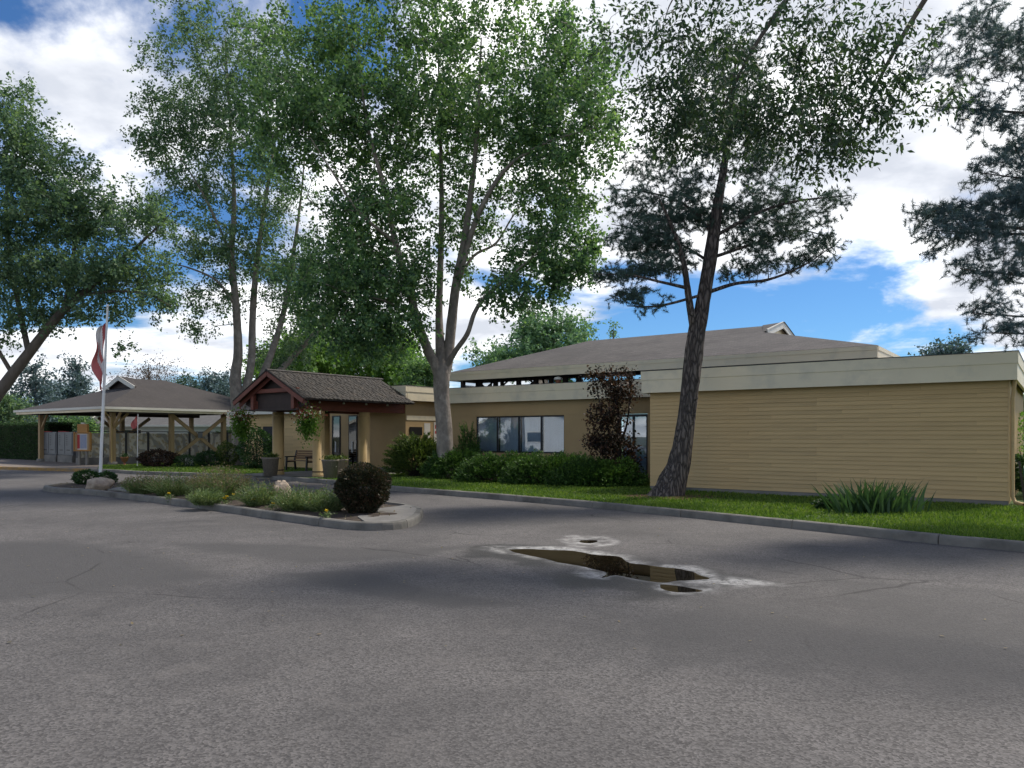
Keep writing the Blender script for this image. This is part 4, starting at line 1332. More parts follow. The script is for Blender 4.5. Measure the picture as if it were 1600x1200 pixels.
def make_tree(name, label, cat, base, limbs, blobs, n_cl, n_leaf, cl_r, leaf, bark, lmat, group=None, width=0.6, sides=10, droop=0.3, flat=0.65, twig_mat=None, twig_r=0.007, rough=0.10):
    root = thing(name, label, cat, base, 0.0, group)
    tb = [bark_tube(l, sides * 2, 0.05) if i == 0 else tube_np(l[:, :3], l[:, 3], sides, rough) for i, l in enumerate(limbs)]
    v, f = merge(tb)
    np_mesh('trunk', v, f, bark, root, True, True)
    tg = in_blobs(blobs, n_cl)
    tw = grow(limbs, tg, twig_r)
    if tw:
        v, f = merge(tw)
        tag(np_mesh('branches', v, f, twig_mat or bark, root, True, True), kind='stuff')
    # leaves sit on short sprigs that fan out of every twig end and droop a little
    ns = 7
    hub = tg.mean(0)
    sd_ = unit(rng.normal(size=(n_cl, ns, 3)) + unit(tg - hub)[:, None, :] * 0.5 - np.array([0, 0, droop * 0.5]))
    sl2 = cl_r * (0.7 + 1.1 * rng.random((n_cl, ns, 1)))
    n_all = int(n_cl * n_leaf)
    k = rng.integers(0, n_cl, n_all); q_ = rng.integers(0, ns, n_all); t = rng.random((n_all, 1)) ** 0.75
    dr2 = sd_[k, q_]
    p = tg[k] + dr2 * sl2[k, q_] * t - np.array([0, 0, 1.0]) * sl2[k, q_] * 0.22 * droop * t * t + rng.normal(size=(n_all, 3)) * leaf * 0.55
    v, f = leaf_quads(p, leaf, width, 0.35, droop, 0.5, axis=dr2 * 0.45)
    np_mesh('crown', v, f, lmat, root, False, True)
    return root


# ================================================================== THE BIG TREES
# maple in front of the window wall
mb_ = G(697, 747, LAWN); D = mb_.y
maple_l = [
    limb([(698, 760, 0, 0.50), (698, 749, 0, 0.42), (697, 741, 0, 0.345), (696, 715, 0, 0.315), (694, 670, 0, 0.30), (690, 620, 0, 0.29), (690, 590, 0, 0.31), (690, 570, 0, 0.24), (686, 500, 0.5, 0.145), (688, 420, 0.8, 0.125), (690, 330, 1.0, 0.10), (688, 200, 1.2, 0.06), (684, 60, 1.3, 0.025)], D),
    limb([(690, 600, 0, 0.22), (681, 572, -0.1, 0.20), (668, 545, -0.3, 0.175), (652, 500, -0.6, 0.155), (636, 440, -0.9, 0.13), (618, 380, -1.2, 0.11), (602, 300, -1.5, 0.085), (575, 200, -1.6, 0.055), (560, 90, -1.6, 0.02)], D),
    limb([(692, 595, 0, 0.22), (699, 565, 0.1, 0.21), (704, 520, 0.2, 0.195), (712, 450, 0.1, 0.17), (725, 380, 0, 0.14), (736, 300, -0.3, 0.11), (746, 200, -0.5, 0.07), (752, 60, -0.6, 0.025)], D),
    limb([(713, 450, 0.1, 0.12), (738, 360, -0.6, 0.10), (765, 300, -1.2, 0.085), (800, 255, -1.7, 0.06), (860, 220, -2.2, 0.04), (930, 200, -2.6, 0.015)], D),
    limb([(697, 573, 0, 0.12), (712, 548, -0.4, 0.10), (730, 522, -0.9, 0.088), (741, 490, -1.2, 0.08), (757, 465, -1.4, 0.07), (790, 437, -1.8, 0.05), (840, 395, -2.2, 0.02)], D),
    limb([(716, 440, 0, 0.07), (740, 400, 0.8, 0.055), (775, 380, 1.4, 0.045), (800, 340, 1.8, 0.03), (830, 300, 2.0, 0.015)], D),
    limb([(636, 440, -0.9, 0.07), (590, 400, -0.4, 0.055), (540, 360, 0.2, 0.04), (480, 310, 0.6, 0.02)], D),
    limb([(618, 380, -1.2, 0.06), (560, 330, -2.4, 0.05), (520, 270, -3.0, 0.03), (485, 215, -3.4, 0.012)], D),
    limb([(652, 500, -0.6, 0.06), (600, 470, -1.6, 0.045), (550, 460, -2.4, 0.03), (500, 440, -3, 0.015)], D),
]
maple_b = [blob(700, 190, 170, 80, D, 0, 3.2), blob(560, 200, 120, 80, D, -1, 3), blob(470, 185, 95, 60, D, -2, 2.5, 0.9), blob(440, 240, 50, 50, D, -2, 2, 0.5),
           blob(600, 330, 90, 60, D, -1, 2.5, 0.9), blob(545, 430, 110, 75, D, -1.5, 2.5, 1.5), blob(600, 510, 70, 55, D, -1.5, 2.0, 1.4), blob(530, 510, 60, 40, D, -1.5, 2.0, 0.9), blob(560, 350, 70, 50, D, 0, 2.0, 0.6),
           blob(860, 200, 115, 70, D, -1.5, 2.8, 1.2), blob(860, 300, 80, 55, D, -1, 2.4, 1.1), blob(850, 390, 70, 40, D, -1, 2, 1.0), blob(880, 425, 45, 30, D, -1.5, 1.6, 0.8),
           blob(820, 445, 65, 35, D, -1.5, 1.8, 0.9), blob(910, 390, 30, 40, D, -1.5, 1.5, 0.6), blob(720, 330, 90, 70, D, 0.5, 2.5, 0.7), blob(640, 420, 50, 60, D, -0.5, 2, 0.7), blob(790, 460, 40, 25, D, -1.5, 1.4, 0.7),
           blob(700, 60, 230, 90, D, 0, 4, 0.9), blob(500, 90, 130, 60, D, -1, 3, 0.7), blob(900, 100, 90, 70, D, -1.5, 2.5, 0.8), blob(760, 420, 60, 50, D, 0, 2, 0.35)]
make_tree('maple_tree', 'large green maple forking into several pale limbs in front of the window wall', 'tree', tuple(mb_), maple_l, maple_b, 1500, 92, 0.52, 0.118, M['bark_pale'], M['maple'], width=0.75, sides=16)

# twin-stemmed tree behind the porch
tb_ = G(374, 727, LAWN); D = tb_.y
twin_l = [
    limb([(375, 729, 0, 0.60), (374, 715, 0, 0.42), (374, 680, 0, 0.38), (372, 640, 0, 0.36), (368, 590, 0, 0.30), (372, 550, 0, 0.24), (369, 480, 0, 0.20), (362, 400, 0.2, 0.16), (366, 320, 0.4, 0.12), (360, 200, 0.5, 0.07), (352, 60, 0.5, 0.03)], D),
    limb([(374, 650, 0, 0.26), (386, 600, 0.1, 0.22), (393, 560, 0.2, 0.20), (396, 470, 0.5, 0.17), (405, 380, 0.8, 0.13), (420, 280, 1.0, 0.09), (440, 150, 1.2, 0.04)], D),
    limb([(380, 660, 0, 0.22), (405, 600, 0.4, 0.20), (430, 535, 0.8, 0.17), (447, 470, 1.2, 0.14), (458, 400, 1.5, 0.11), (470, 310, 1.8, 0.06), (480, 200, 2, 0.03)], D),
    limb([(382, 665, 0.5, 0.20), (420, 600, 1.2, 0.18), (470, 545, 1.8, 0.15), (520, 490, 2.4, 0.12), (560, 440, 2.8, 0.08), (600, 390, 3, 0.03)], D),
    limb([(362, 400, 0.2, 0.09), (340, 350, -0.5, 0.07), (310, 290, -1.2, 0.05), (270, 230, -1.8, 0.02)], D),
    limb([(369, 480, 0, 0.08), (340, 440, -0.8, 0.06), (300, 420, -1.5, 0.045), (260, 410, -2, 0.02)], D),
]
twin_b = [blob(290, 200, 80, 60, D, 0, 2.5), blob(380, 190, 90, 80, D, 0, 3), blob(320, 300, 80, 55, D, 0, 2.6, 0.9), blob(250, 220, 45, 35, D, 0, 2, 0.7), blob(430, 290, 60, 60, D, 0, 2.6, 0.8),
          blob(340, 390, 75, 45, D, 0, 2.6, 0.8), blob(320, 460, 60, 40, D, 0, 2.2, 0.6), blob(430, 430, 60, 55, D, 1, 2.4, 0.7), blob(300, 510, 30, 25, D, 0, 1.6, 0.35), blob(500, 420, 60, 60, D, 2, 2.4, 0.8),
          blob(360, 80, 150, 70, D, 0, 4, 0.8), blob(560, 420, 50, 50, D, 3, 2.4, 0.6), blob(470, 500, 50, 45, D, 2, 2.2, 0.7), blob(415, 350, 50, 40, D, 0.5, 2.2, 0.5), blob(440, 560, 40, 30, D, 2.5, 2, 0.6)]
make_tree('twin_stem_tree', 'tall multi-stemmed tree with pale trunks rising behind the entrance porch', 'tree', tuple(tb_), twin_l, twin_b, 900, 82, 0.60, 0.142, M['bark_pale'], M['maple_cool'], width=0.6, sides=14, droop=0.5)

# leaning tree at the left edge
D = 35.0
lb_ = P(-75, 730, D); lb_.z = LAWN
lean_l = [
    limb([(-76, 733, 0, 0.42), (-62, 706, 0, 0.34), (-20, 640, 0, 0.29), (10, 598, 0, 0.26), (45, 552, 0, 0.23), (90, 495, 0, 0.19), (125, 462, 0, 0.16), (175, 420, -0.4, 0.11), (225, 375, -0.8, 0.06), (270, 330, -1, 0.02)], D),
    limb([(45, 552, 0, 0.13), (30, 480, 0.5, 0.12), (15, 400, 1, 0.10), (10, 300, 1.4, 0.07), (30, 200, 1.6, 0.03)], D),
    limb([(100, 485, 0, 0.11), (110, 430, 0.4, 0.09), (120, 360, 0.8, 0.07), (128, 310, 1, 0.03), (132, 275, 1, 0.012)], D),
    limb([(125, 462, 0, 0.08), (180, 455, -0.6, 0.06), (230, 460, -1.2, 0.035), (270, 480, -1.6, 0.012)], D),
    limb([(20, 585, 0, 0.10), (-20, 520, -0.5, 0.08), (-60, 460, -1, 0.05), (-90, 420, -1, 0.02)], D),
]
lean_b = [blob(40, 240, 60, 60, D, 0.8, 2.4), blob(120, 330, 80, 40, D, 0.5, 2.4), blob(50, 350, 100, 45, D, 0.5, 2.6, 1.1), blob(80, 420, 110, 38, D, 0, 2.6, 1.2), blob(190, 420, 80, 36, D, -0.5, 2.2, 1.1),
          blob(220, 340, 50, 50, D, -0.5, 2, 0.9), blob(245, 470, 45, 26, D, -1, 1.6, 0.7), blob(60, 480, 70, 30, D, 0, 2, 0.8), blob(155, 475, 50, 24, D, -0.5, 1.8, 0.7), blob(20, 520, 35, 25, D, 0, 1.5, 0.5),
          blob(-60, 380, 90, 110, D, 0, 3, 0.8), blob(10, 160, 50, 40, D, 1, 2, 0.5), blob(60, 290, 60, 40, D, 0.8, 2.2, 0.9), blob(180, 545, 18, 22, D, -1, 1.0, 0.25), blob(110, 260, 35, 30, D, 0.8, 1.6, 0.4)]
make_tree('leaning_tree', 'broadleaf tree leaning in from the left edge over the mail shelter', 'tree', tuple(lb_), lean_l, lean_b, 850, 88, 0.55, 0.138, M['bark_grey'], M['maple_cool'], width=0.65, sides=12)

# ash limb hanging into the top of the view; its trunk stands outside the picture on the right
D = 12.0
ab_ = Vector((10.6, 7.6, LAWN))
ash_l = [smooth_path([(10.6, 7.6, LAWN, 0.36), (10.5, 7.6, 3.0, 0.28), (10.2, 7.9, 6.0, 0.25), (9.4, 8.8, 8.6, 0.20), (8.0, 10.2, 10.0, 0.14), (6.4, 11.2, 10.2, 0.10), (4.4, 12.0, 9.7, 0.06), (2.6, 12.2, 8.8, 0.02)], 5),
         smooth_path([(10.2, 7.9, 6.0, 0.2), (10.8, 7.4, 8.0, 0.15), (11.4, 7.0, 10.0, 0.10), (11.8, 6.8, 11.5, 0.05)], 5),
         smooth_path([(7.4, 10.6, 10.1, 0.07), (6.8, 11.4, 9.2, 0.05), (6.2, 12.2, 8.0, 0.035), (5.7, 12.6, 6.8, 0.012)], 5),
         smooth_path([(5.4, 11.6, 10.0, 0.06), (4.6, 12.0, 9.0, 0.045), (3.9, 12.2, 8.0, 0.03), (3.4, 12.3, 7.0, 0.012)], 5)]
ash_b = [blob(1050, 185, 75, 40, D, 0.3, 1.0), blob(1130, 175, 100, 45, D, 0.2, 1.2, 1.1), blob(1240, 190, 90, 55, D, 0, 1.2, 1.2), blob(1330, 205, 55, 38, D, 0, 1.0, 0.9), blob(1170, 235, 80, 20, D, 0, 0.9, 0.2),
         blob(1280, 255, 40, 26, D, 0, 0.8, 0.4), blob(1100, 70, 170, 70, D, 0, 1.6, 1.0), blob(1300, 80, 130, 70, D, -0.3, 1.5, 0.9), blob(1020, 150, 40, 30, D, 0.2, 0.8, 0.6), blob(1380, 150, 40, 30, D, -0.3, 0.9, 0.5),
         blob(1475, 150, 50, 18, D, -0.5, 0.8, 0.5), blob(1400, 70, 60, 40, D, -0.8, 0.9, 0.5), blob(1330, 130, 60, 30, D, -0.3, 0.9, 0.6)]
make_tree('ash_tree', 'dark leafy ash limb hanging into the top of the view above the pine', 'tree', tuple(ab_), ash_l, ash_b, 400, 46, 0.28, 0.088, M['bark_grey'], M['ash'], width=0.42, sides=10, droop=0.7, twig_r=0.004)


# ---- pines: needle tufts at twig ends
def tufts(tg, n_need, length, width):
    n = len(tg)
    k = np.repeat(np.arange(n), n_need)
    ax = unit(rng.normal(size=(n, 3)) * np.array([1, 1, 0.5]) + np.array([0, 0, 0.55]))[k]
    d = unit(rng.normal(size=(len(k), 3)) + ax * 0.9)
    L = length * (0.35 + 0.75 * rng.random((len(k), 1)))
    root = tg[k] - ax * length * 1.5 * rng.random((len(k), 1))
    s = unit(np.cross(d, rng.normal(size=(len(k), 3)))) * width * 0.5
    v = np.stack([root - s, root + s, root + d * L], 1).reshape(-1, 3)
    return v, np.arange(3 * len(k)).reshape(-1, 3)


def make_pine(name, label, base, limbs, blobs, n_t, n_need, length, width, bark, lmat, group, sub=4, spread=0.28):
    root = thing(name, label, 'tree', base, 0.0, group)
    v, f = merge([bark_tube(l, 40, 0.16) if i == 0 else tube_np(l[:, :3], l[:, 3], 14, 0.1) for i, l in enumerate(limbs)])
    np_mesh('trunk', v, f, bark, root, True, True)
    tg = in_blobs(blobs, n_t)
    v, f = merge(grow(limbs, tg, 0.006, 0.05, 0.06))
    tag(np_mesh('branches', v, f, bark, root, True, True), kind='stuff')
    t2 = np.repeat(tg, sub, axis=0) + rng.normal(size=(n_t * sub, 3)) * spread * np.array([1, 1, 0.45])
    v, f = tufts(t2, n_need, length, width)
    np_mesh('crown', v, f, lmat, root, False, True)
    return root


pb_ = G(1047, 776, LAWN); D = pb_.y
pine_l = [
    limb([(1035, 796, 0, 0.55), (1041, 780, 0, 0.46), (1047, 766, 0, 0.385), (1054, 745, 0, 0.33), (1063, 715, 0, 0.265), (1071, 660, 0, 0.225), (1077, 610, 0, 0.215), (1083, 560, 0, 0.23), (1088, 520, 0, 0.225), (1096, 485, 0, 0.20), (1104, 440, 0, 0.185), (1112, 390, 0, 0.17), (1120, 330, 0, 0.135), (1130, 270, 0, 0.10), (1140, 200, 0, 0.07), (1150, 90, 0, 0.02)], D),
    limb([(1087, 525, 0, 0.13), (1080, 490, -0.1, 0.10), (1074, 450, -0.2, 0.085), (1068, 410, -0.3, 0.07), (1052, 360, -0.5, 0.05), (1030, 310, -0.7, 0.02)], D),
    limb([(1074, 450, -0.2, 0.05), (1030, 440, -0.6, 0.035), (985, 430, -1, 0.025), (930, 428, -1.2, 0.01)], D),
    limb([(1100, 460, 0, 0.04), (1030, 478, -0.5, 0.03), (980, 478, -0.8, 0.012)], D),
    limb([(1102, 458, 0, 0.055), (1150, 443, -0.4, 0.045), (1200, 437, -0.8, 0.035), (1255, 415, -1.1, 0.022), (1300, 385, -1.3, 0.01)], D),
    limb([(1111, 403, 0, 0.05), (1180, 380, 0.5, 0.035), (1240, 360, 0.8, 0.025), (1300, 370, 1, 0.01)], D),
    limb([(1115, 370, 0, 0.05), (1180, 335, -0.5, 0.04), (1240, 315, -0.9, 0.03), (1330, 305, -1.2, 0.01)], D),
    limb([(1118, 370, 0, 0.05), (1070, 320, 0.4, 0.035), (1010, 300, 0.7, 0.02), (950, 295, 1, 0.01)], D),
    limb([(1110, 410, 0, 0.04), (1060, 380, 0.8, 0.03), (1000, 360, 1.2, 0.02), (955, 350, 1.4, 0.01)], D),
]
pine_b = [blob(960, 432, 40, 10, D, -0.8, 0.6, 1), blob(1000, 465, 45, 18, D, -0.6, 0.7, 1.0), blob(1010, 415, 55, 22, D, 0, 1.0, 1.1), blob(1000, 370, 55, 28, D, 0.3, 1.2, 1.3), blob(985, 310, 50, 28, D, 0.3, 1.1, 1.0), blob(1050, 340, 55, 35, D, 0.3, 1.2, 1.1),
          blob(1020, 255, 50, 30, D, 0.3, 1.0, 0.9), blob(1080, 290, 50, 30, D, 0, 1.0, 0.8), blob(1170, 420, 50, 18, D, 0, 0.9, 0.8), blob(1180, 365, 55, 26, D, 0.2, 1.1, 1.1), blob(1240, 345, 60, 24, D, 0, 1.1, 1.0), blob(1270, 400, 45, 20, D, -0.8, 0.8, 0.9),
          blob(1290, 375, 30, 12, D, -0.4, 0.7, 0.7), blob(1290, 315, 45, 14, D, -0.8, 0.7, 0.8), blob(1200, 305, 50, 24, D, -0.3, 1.0, 0.9), blob(1090, 330, 50, 30, D, 0.5, 1.0, 0.9), blob(1150, 330, 45, 25, D, 0.5, 1.0, 0.8), blob(1040, 385, 50, 20, D, 0.4, 1.0, 0.8), blob(1180, 250, 60, 35, D, 0, 1.1, 0.9), blob(1130, 200, 80, 50, D, 0, 1.4, 1.0), blob(1140, 110, 70, 60, D, 0, 1.4, 0.8),
          blob(1060, 400, 40, 25, D, 0.2, 0.9, 0.7), blob(1190, 400, 30, 20, D, 0, 0.8, 0.4)]
make_pine('pine_tree', 'leaning dark pine with rough trunk on the lawn before the sided wing', tuple(pb_), pine_l, pine_b, 1150, 60, 0.125, 0.011, M['bark_pine'], M['needle'], 'pines by the wing', 4, 0.14)

D = 14.0
rb_ = Vector((13.4, 14.4, LAWN))
rp_l = [smooth_path([(13.4, 14.4, 0.1, 0.36), (13.3, 14.4, 2, 0.28), (13.2, 14.3, 5, 0.22), (13.0, 14.2, 8, 0.16), (12.8, 14.2, 11, 0.08), (12.7, 14.2, 13, 0.02)], 5)]
for px, py, zz_ in ((1440, 335, 5.0), (1530, 270, 6.0), (1500, 420, 4.2), (1440, 165, 7.4), (1520, 490, 3.6), (1450, 360, 5.2), (1530, 520, 3.4)):
    e = P(px, py, D)
    rp_l.append(smooth_path([(13.2, 14.3, zz_, 0.06), (11.5, 14.2, zz_ + 0.2, 0.045), ((13.2 + e.x) / 2 - 0.4, 14.1, (zz_ + e.z) / 2 + 0.1, 0.03), (e.x, e.y, e.z, 0.008)], 4))
rp_b = [blob(1470, 325, 45, 26, D, 0, 0.6, 1.0), blob(1500, 365, 65, 30, D, 0, 0.8, 1.3), blob(1540, 320, 55, 35, D, 0, 0.8, 1.2), blob(1555, 265, 45, 22, D, 0, 0.7, 0.9), blob(1520, 410, 35, 20, D, 0, 0.6, 0.8), blob(1570, 420, 40, 40, D, 0, 0.8, 1.2),
        blob(1550, 470, 40, 22, D, 0, 0.6, 0.9), blob(1580, 510, 35, 25, D, 0, 0.6, 0.9), blob(1530, 530, 22, 14, D, 0, 0.4, 0.5), blob(1590, 350, 40, 60, D, 0, 0.8, 1.0), blob(1500, 168, 55, 16, D, 0, 0.7, 1.0), blob(1570, 180, 50, 28, D, 0, 0.8, 1.0), blob(1600, 230, 40, 40, D, 0, 0.8, 0.8),
        blob(1570, 70, 120, 70, D, 0, 1.2, 1.2), blob(1700, 300, 110, 200, D, 0.3, 1.6, 1.6), blob(1750, 100, 120, 120, D, 0.3, 1.6, 1.0)]
make_pine('pine_tree', 'blue-green pine boughs reaching in from the right edge of the view', tuple(rb_), rp_l, rp_b, 800, 70, 0.125, 0.0085, M['bark_pine'], M['needle_blue'], 'pines by the wing', 5, 0.12)


# ---- trees in the distance
def simple_tree(name, label, px, py_top, d, wpx, hpx, n_cl, n_leaf, leaf, lmat, group, cone=False, cl=0.8, bark='bark_grey', base_off=None):
    base = Vector(((px - 800) * d / F, d, LAWN))
    s = d / F
    top = P(px, py_top, d).z
    h = hpx * s; w = wpx * s
    limbs = [smooth_path([(base.x, base.y, LAWN - 0.05, 0.03 * top), (base.x + 0.1, base.y, (LAWN + top) * 0.45, 0.02 * top), (base.x, base.y, top - 0.4, 0.03)], 6)]
    bl = []
    if cone:
        for k in range(7):
            t = k / 6
            bl.append((base.x, base.y, top - h * (0.06 + 0.9 * t), w * 0.5 * (0.10 + 0.9 * t), w * 0.5 * (0.10 + 0.9 * t), h * 0.10, 1.0))
    else:
        for k in range(11):
            u_ = rng.normal(size=3); u_ /= np.linalg.norm(u_)
            bl.append((base.x + u_[0] * w * 0.30, base.y + u_[1] * w * 0.25, top - h * 0.5 + u_[2] * h * 0.30, w * 0.24, w * 0.24, h * 0.22, 1.0))
        bl.append((base.x, base.y, top - h * 0.5, w * 0.34, w * 0.3, h * 0.36, 2.0))
        for k in range(5):
            limbs.append(smooth_path([(base.x, base.y, top * 0.4, 0.012 * top), (bl[k][0] * 0.5 + base.x * 0.5, bl[k][1] * 0.5 + base.y * 0.5, bl[k][2] * 0.6 + top * 0.15, 0.008 * top), (bl[k][0], bl[k][1], bl[k][2], 0.02)], 4))
    return make_tree(name, label, 'tree', tuple(base), limbs, bl, n_cl, n_leaf, cl, leaf, M[bark], lmat, group, 0.7, 8, 0.2, 0.7)


BG = 'trees behind the clubhouse'
simple_tree('broadleaf_tree', 'rounded blue-green tree showing above the hall roof left of the pine', 864, 470, 58, 130, 130, 170, 119, 0.210, M['bluegreen'], BG, cl=1.0)
simple_tree('broadleaf_tree', 'low green tree top just above the left end of the hall roof', 792, 530, 56, 105, 80, 90, 102, 0.196, M['bluegreen'], BG, cl=0.9)
simple_tree('conifer_tree', 'small pointed tree tip above the middle of the hall roof', 958, 506, 60, 60, 90, 60, 102, 0.168, M['bluegreen'], BG, True, cl=0.5)
simple_tree('broadleaf_tree', 'sunlit bright green tree behind the left half of the porch roof', 490, 505, 50, 170, 150, 190, 136, 0.189, M['bright'], BG, cl=0.9)
simple_tree('broadleaf_tree', 'sunlit bright green tree behind the back end of the porch roof', 600, 500, 52, 190, 150, 200, 136, 0.189, M['bright'], BG, cl=0.9)
simple_tree('broadleaf_tree', 'dark green tree tucked between the porch roof and the maple trunk', 655, 560, 47, 90, 80, 80, 119, 0.154, M['maple'], BG, cl=0.7)
simple_tree('broadleaf_tree', 'pale green tree showing between the leaning trunks left of the porch', 425, 540, 54, 110, 120, 110, 119, 0.182, M['bright'], BG, cl=0.9)
simple_tree('conifer_tree', 'dark spreading conifer at the left edge above the hedge', 55, 560, 62, 150, 130, 150, 153, 0.182, M['needle_blue'], 'trees behind the mail shelter', True, cl=0.9)
simple_tree('conifer_tree', 'dark spreading conifer left of the shelter roof gable', 118, 566, 66, 120, 120, 130, 153, 0.182, M['needle_blue'], 'trees behind the mail shelter', True, cl=0.9)
simple_tree('broadleaf_tree', 'olive shrubby tree above the hedge beside the shelter eave', 12, 615, 56, 90, 70, 80, 119, 0.154, M['maple_cool'], 'trees behind the mail shelter', cl=0.7)
simple_tree('broadleaf_tree', 'dark green tree seen under the shelter roof above the mailboxes', 105, 640, 62, 100, 70, 80, 119, 0.154, M['maple'], 'trees behind the mail shelter', cl=0.7)
simple_tree('thin_tree', 'thin purplish twiggy tree above the shelter ridge', 232, 563, 80, 130, 90, 150, 44, 0.140, M['bare'], 'trees behind the mail shelter', cl=1.3, bark='bark_dark')
simple_tree('broadleaf_tree', 'small round dark tree behind the right slope of the shelter roof', 335, 574, 70, 60, 80, 70, 119, 0.182, M['needle_blue'], 'trees behind the mail shelter', cl=0.8)
simple_tree('broadleaf_tree', 'low round dark tree just right of the shelter ridge', 297, 583, 74, 60, 70, 60, 119, 0.182, M['ash'], 'trees behind the mail shelter', cl=0.8)
simple_tree('pine_tree', 'small pine top above the flat wing roof near its right end', 1470, 522, 42, 75, 90, 70, 119, 0.140, M['needle_blue'], 'trees beyond the right end', cl=0.6)
simple_tree('broadleaf_tree', 'hazy green tree beyond the right end of the wing', 1610, 575, 48, 80, 110, 80, 119, 0.168, M['bluegreen'], 'trees beyond the right end', cl=0.8)


# ================================================================== SHRUBS AND FLOWERS
def leafy_shrub(name, label, base, rad, n, leaf, mat, group=None, shape=2.0, stem='bark_dark', fill=0.25, width=0.6, cat='shrub', zmin=0.02, lumps=0.12, taper_low=False):
    root = thing(name, label, cat, tuple(base), 0.0, group)
    d = unit(rng.normal(size=(n, 3)))
    # superellipsoid with lumps
    e = 2.0 / shape
    q = np.sign(d) * np.abs(d) ** e
    k = 1 + lumps * np.sin(d[:, 0] * 7 + 1.3) * np.sin(d[:, 1] * 6 + 0.4) + lumps * 0.7 * np.sin(d[:, 2] * 9 + d[:, 0] * 5)
    rr = 1 - fill * rng.random(n) ** 2
    p = q * np.array(rad) * (k * rr)[:, None]
    p[:, 2] += rad[2]
    if taper_low:
        p[:, :2] *= (0.72 + 0.28 * np.clip(p[:, 2:3] / rad[2], 0, 1))
    p = p[p[:, 2] > zmin]
    v, f = leaf_quads(p, leaf, width, 0.2, 0.0, 0.4, axis=unit(p - np.array([0, 0, rad[2] * 0.8])) * 0.8)
    np_mesh('foliage', v, f, mat, root)
    mbs = MB()
    for i in range(9):
        t = random.uniform(0, 6.28); r_ = random.uniform(0.1, 0.6)
        mbs.tube([(0.04 * math.cos(t), 0.04 * math.sin(t), -0.03), (rad[0] * r_ * 0.4 * math.cos(t), rad[1] * r_ * 0.4 * math.sin(t), rad[2] * 0.6), (rad[0] * r_ * math.cos(t), rad[1] * r_ * math.sin(t), rad[2] * 1.4)], [0.022, 0.015, 0.006], 5)
    mbs.build('stems', M[stem], root)
    return root


def spray_shrub(name, label, base, rad, n_spray, per, leaf, mat, group=None, up=0.5, stem='bark_dark', cat='shrub', low=0.0):
    """juniper-like: arching feathery sprays"""
    root = thing(name, label, cat, tuple(base), 0.0, group)
    th = rng.random(n_spray) * 6.283; ph = rng.random(n_spray) ** 0.7
    d = np.stack([np.cos(th) * np.sqrt(1 - (ph * 0.95) ** 2), np.sin(th) * np.sqrt(1 - (ph * 0.95) ** 2), ph], 1)
    rr = (0.72 + 0.33 * rng.random((n_spray, 1)))
    lump = 1 + 0.16 * np.sin(th * 5 + 1 + base[0])[:, None] * (1 - ph[:, None] * 0.5) + 0.22 * (fbm(d[:, 0] * 2.2 + 30 + base[0], d[:, 1] * 2.2 + 30, 3) - 0.5)[:, None]
    tip = d * np.array(rad) * rr * lump
    tip[:, 2] += low
    out = unit(d * np.array([1, 1, 0.3]) + np.array([0, 0, up]))
    L = 0.20 + 0.18 * rng.random((n_spray, 1))
    k = np.repeat(np.arange(n_spray), per)
    t = rng.random((len(k), 1))
    p = tip[k] + out[k] * L[k] * (t - 0.6) + rng.normal(size=(len(k), 3)) * 0.025 * (1.3 - t)
    ok = p[:, 2] > 0.02
    p = p[ok]; kk = k[ok]
    v, f = leaf_quads(p, leaf, 0.38, 0.2, 0, 0.4, axis=out[kk] * 1.2)
    np_mesh('foliage', v, f, mat, root)
    mbs = MB()
    for i in range(0, n_spray, max(1, n_spray // 60)):
        a = tip[i]
        mbs.tube([(a[0] * 0.05, a[1] * 0.05, -0.03), (a[0] * 0.5, a[1] * 0.5, a[2] * 0.45 + 0.05), tuple(a)], [0.03, 0.018, 0.005], 4)
    mbs.build('stems', M[stem], root)
    return root


BED = 0.13
# dark clipped ball on the island
q = G(565, 803, BED)
rs = leafy_shrub('ball_shrub', 'dark burgundy clipped ball shrub at the right end of the island', (q.x, q.y + 0.1, BED), (0.54, 0.52, 0.50), 26000, 0.045, M['barberry'], None, 2.35, fill=0.35, lumps=0.06, taper_low=True)
mk = thing('marker_stake', 'small orange-red marker stake beside the dark ball shrub', 'marker', (G(594, 800, BED).x, G(594, 800, BED).y - 0.35, BED))
mb = MB(); mb.tube([(0, 0, -0.03), (0, 0, 0.62)], 0.008, 6); mb.build('stake', M['dark_grey'], mk)
mb = MB(); mb.tube([(0, 0, 0.50), (0.01, 0, 0.56), (-0.01, 0, 0.64), (0, 0, 0.68)], [0.02, 0.05, 0.045, 0.01], 8); mb.build('marker_head', M['orange'], mk, True)


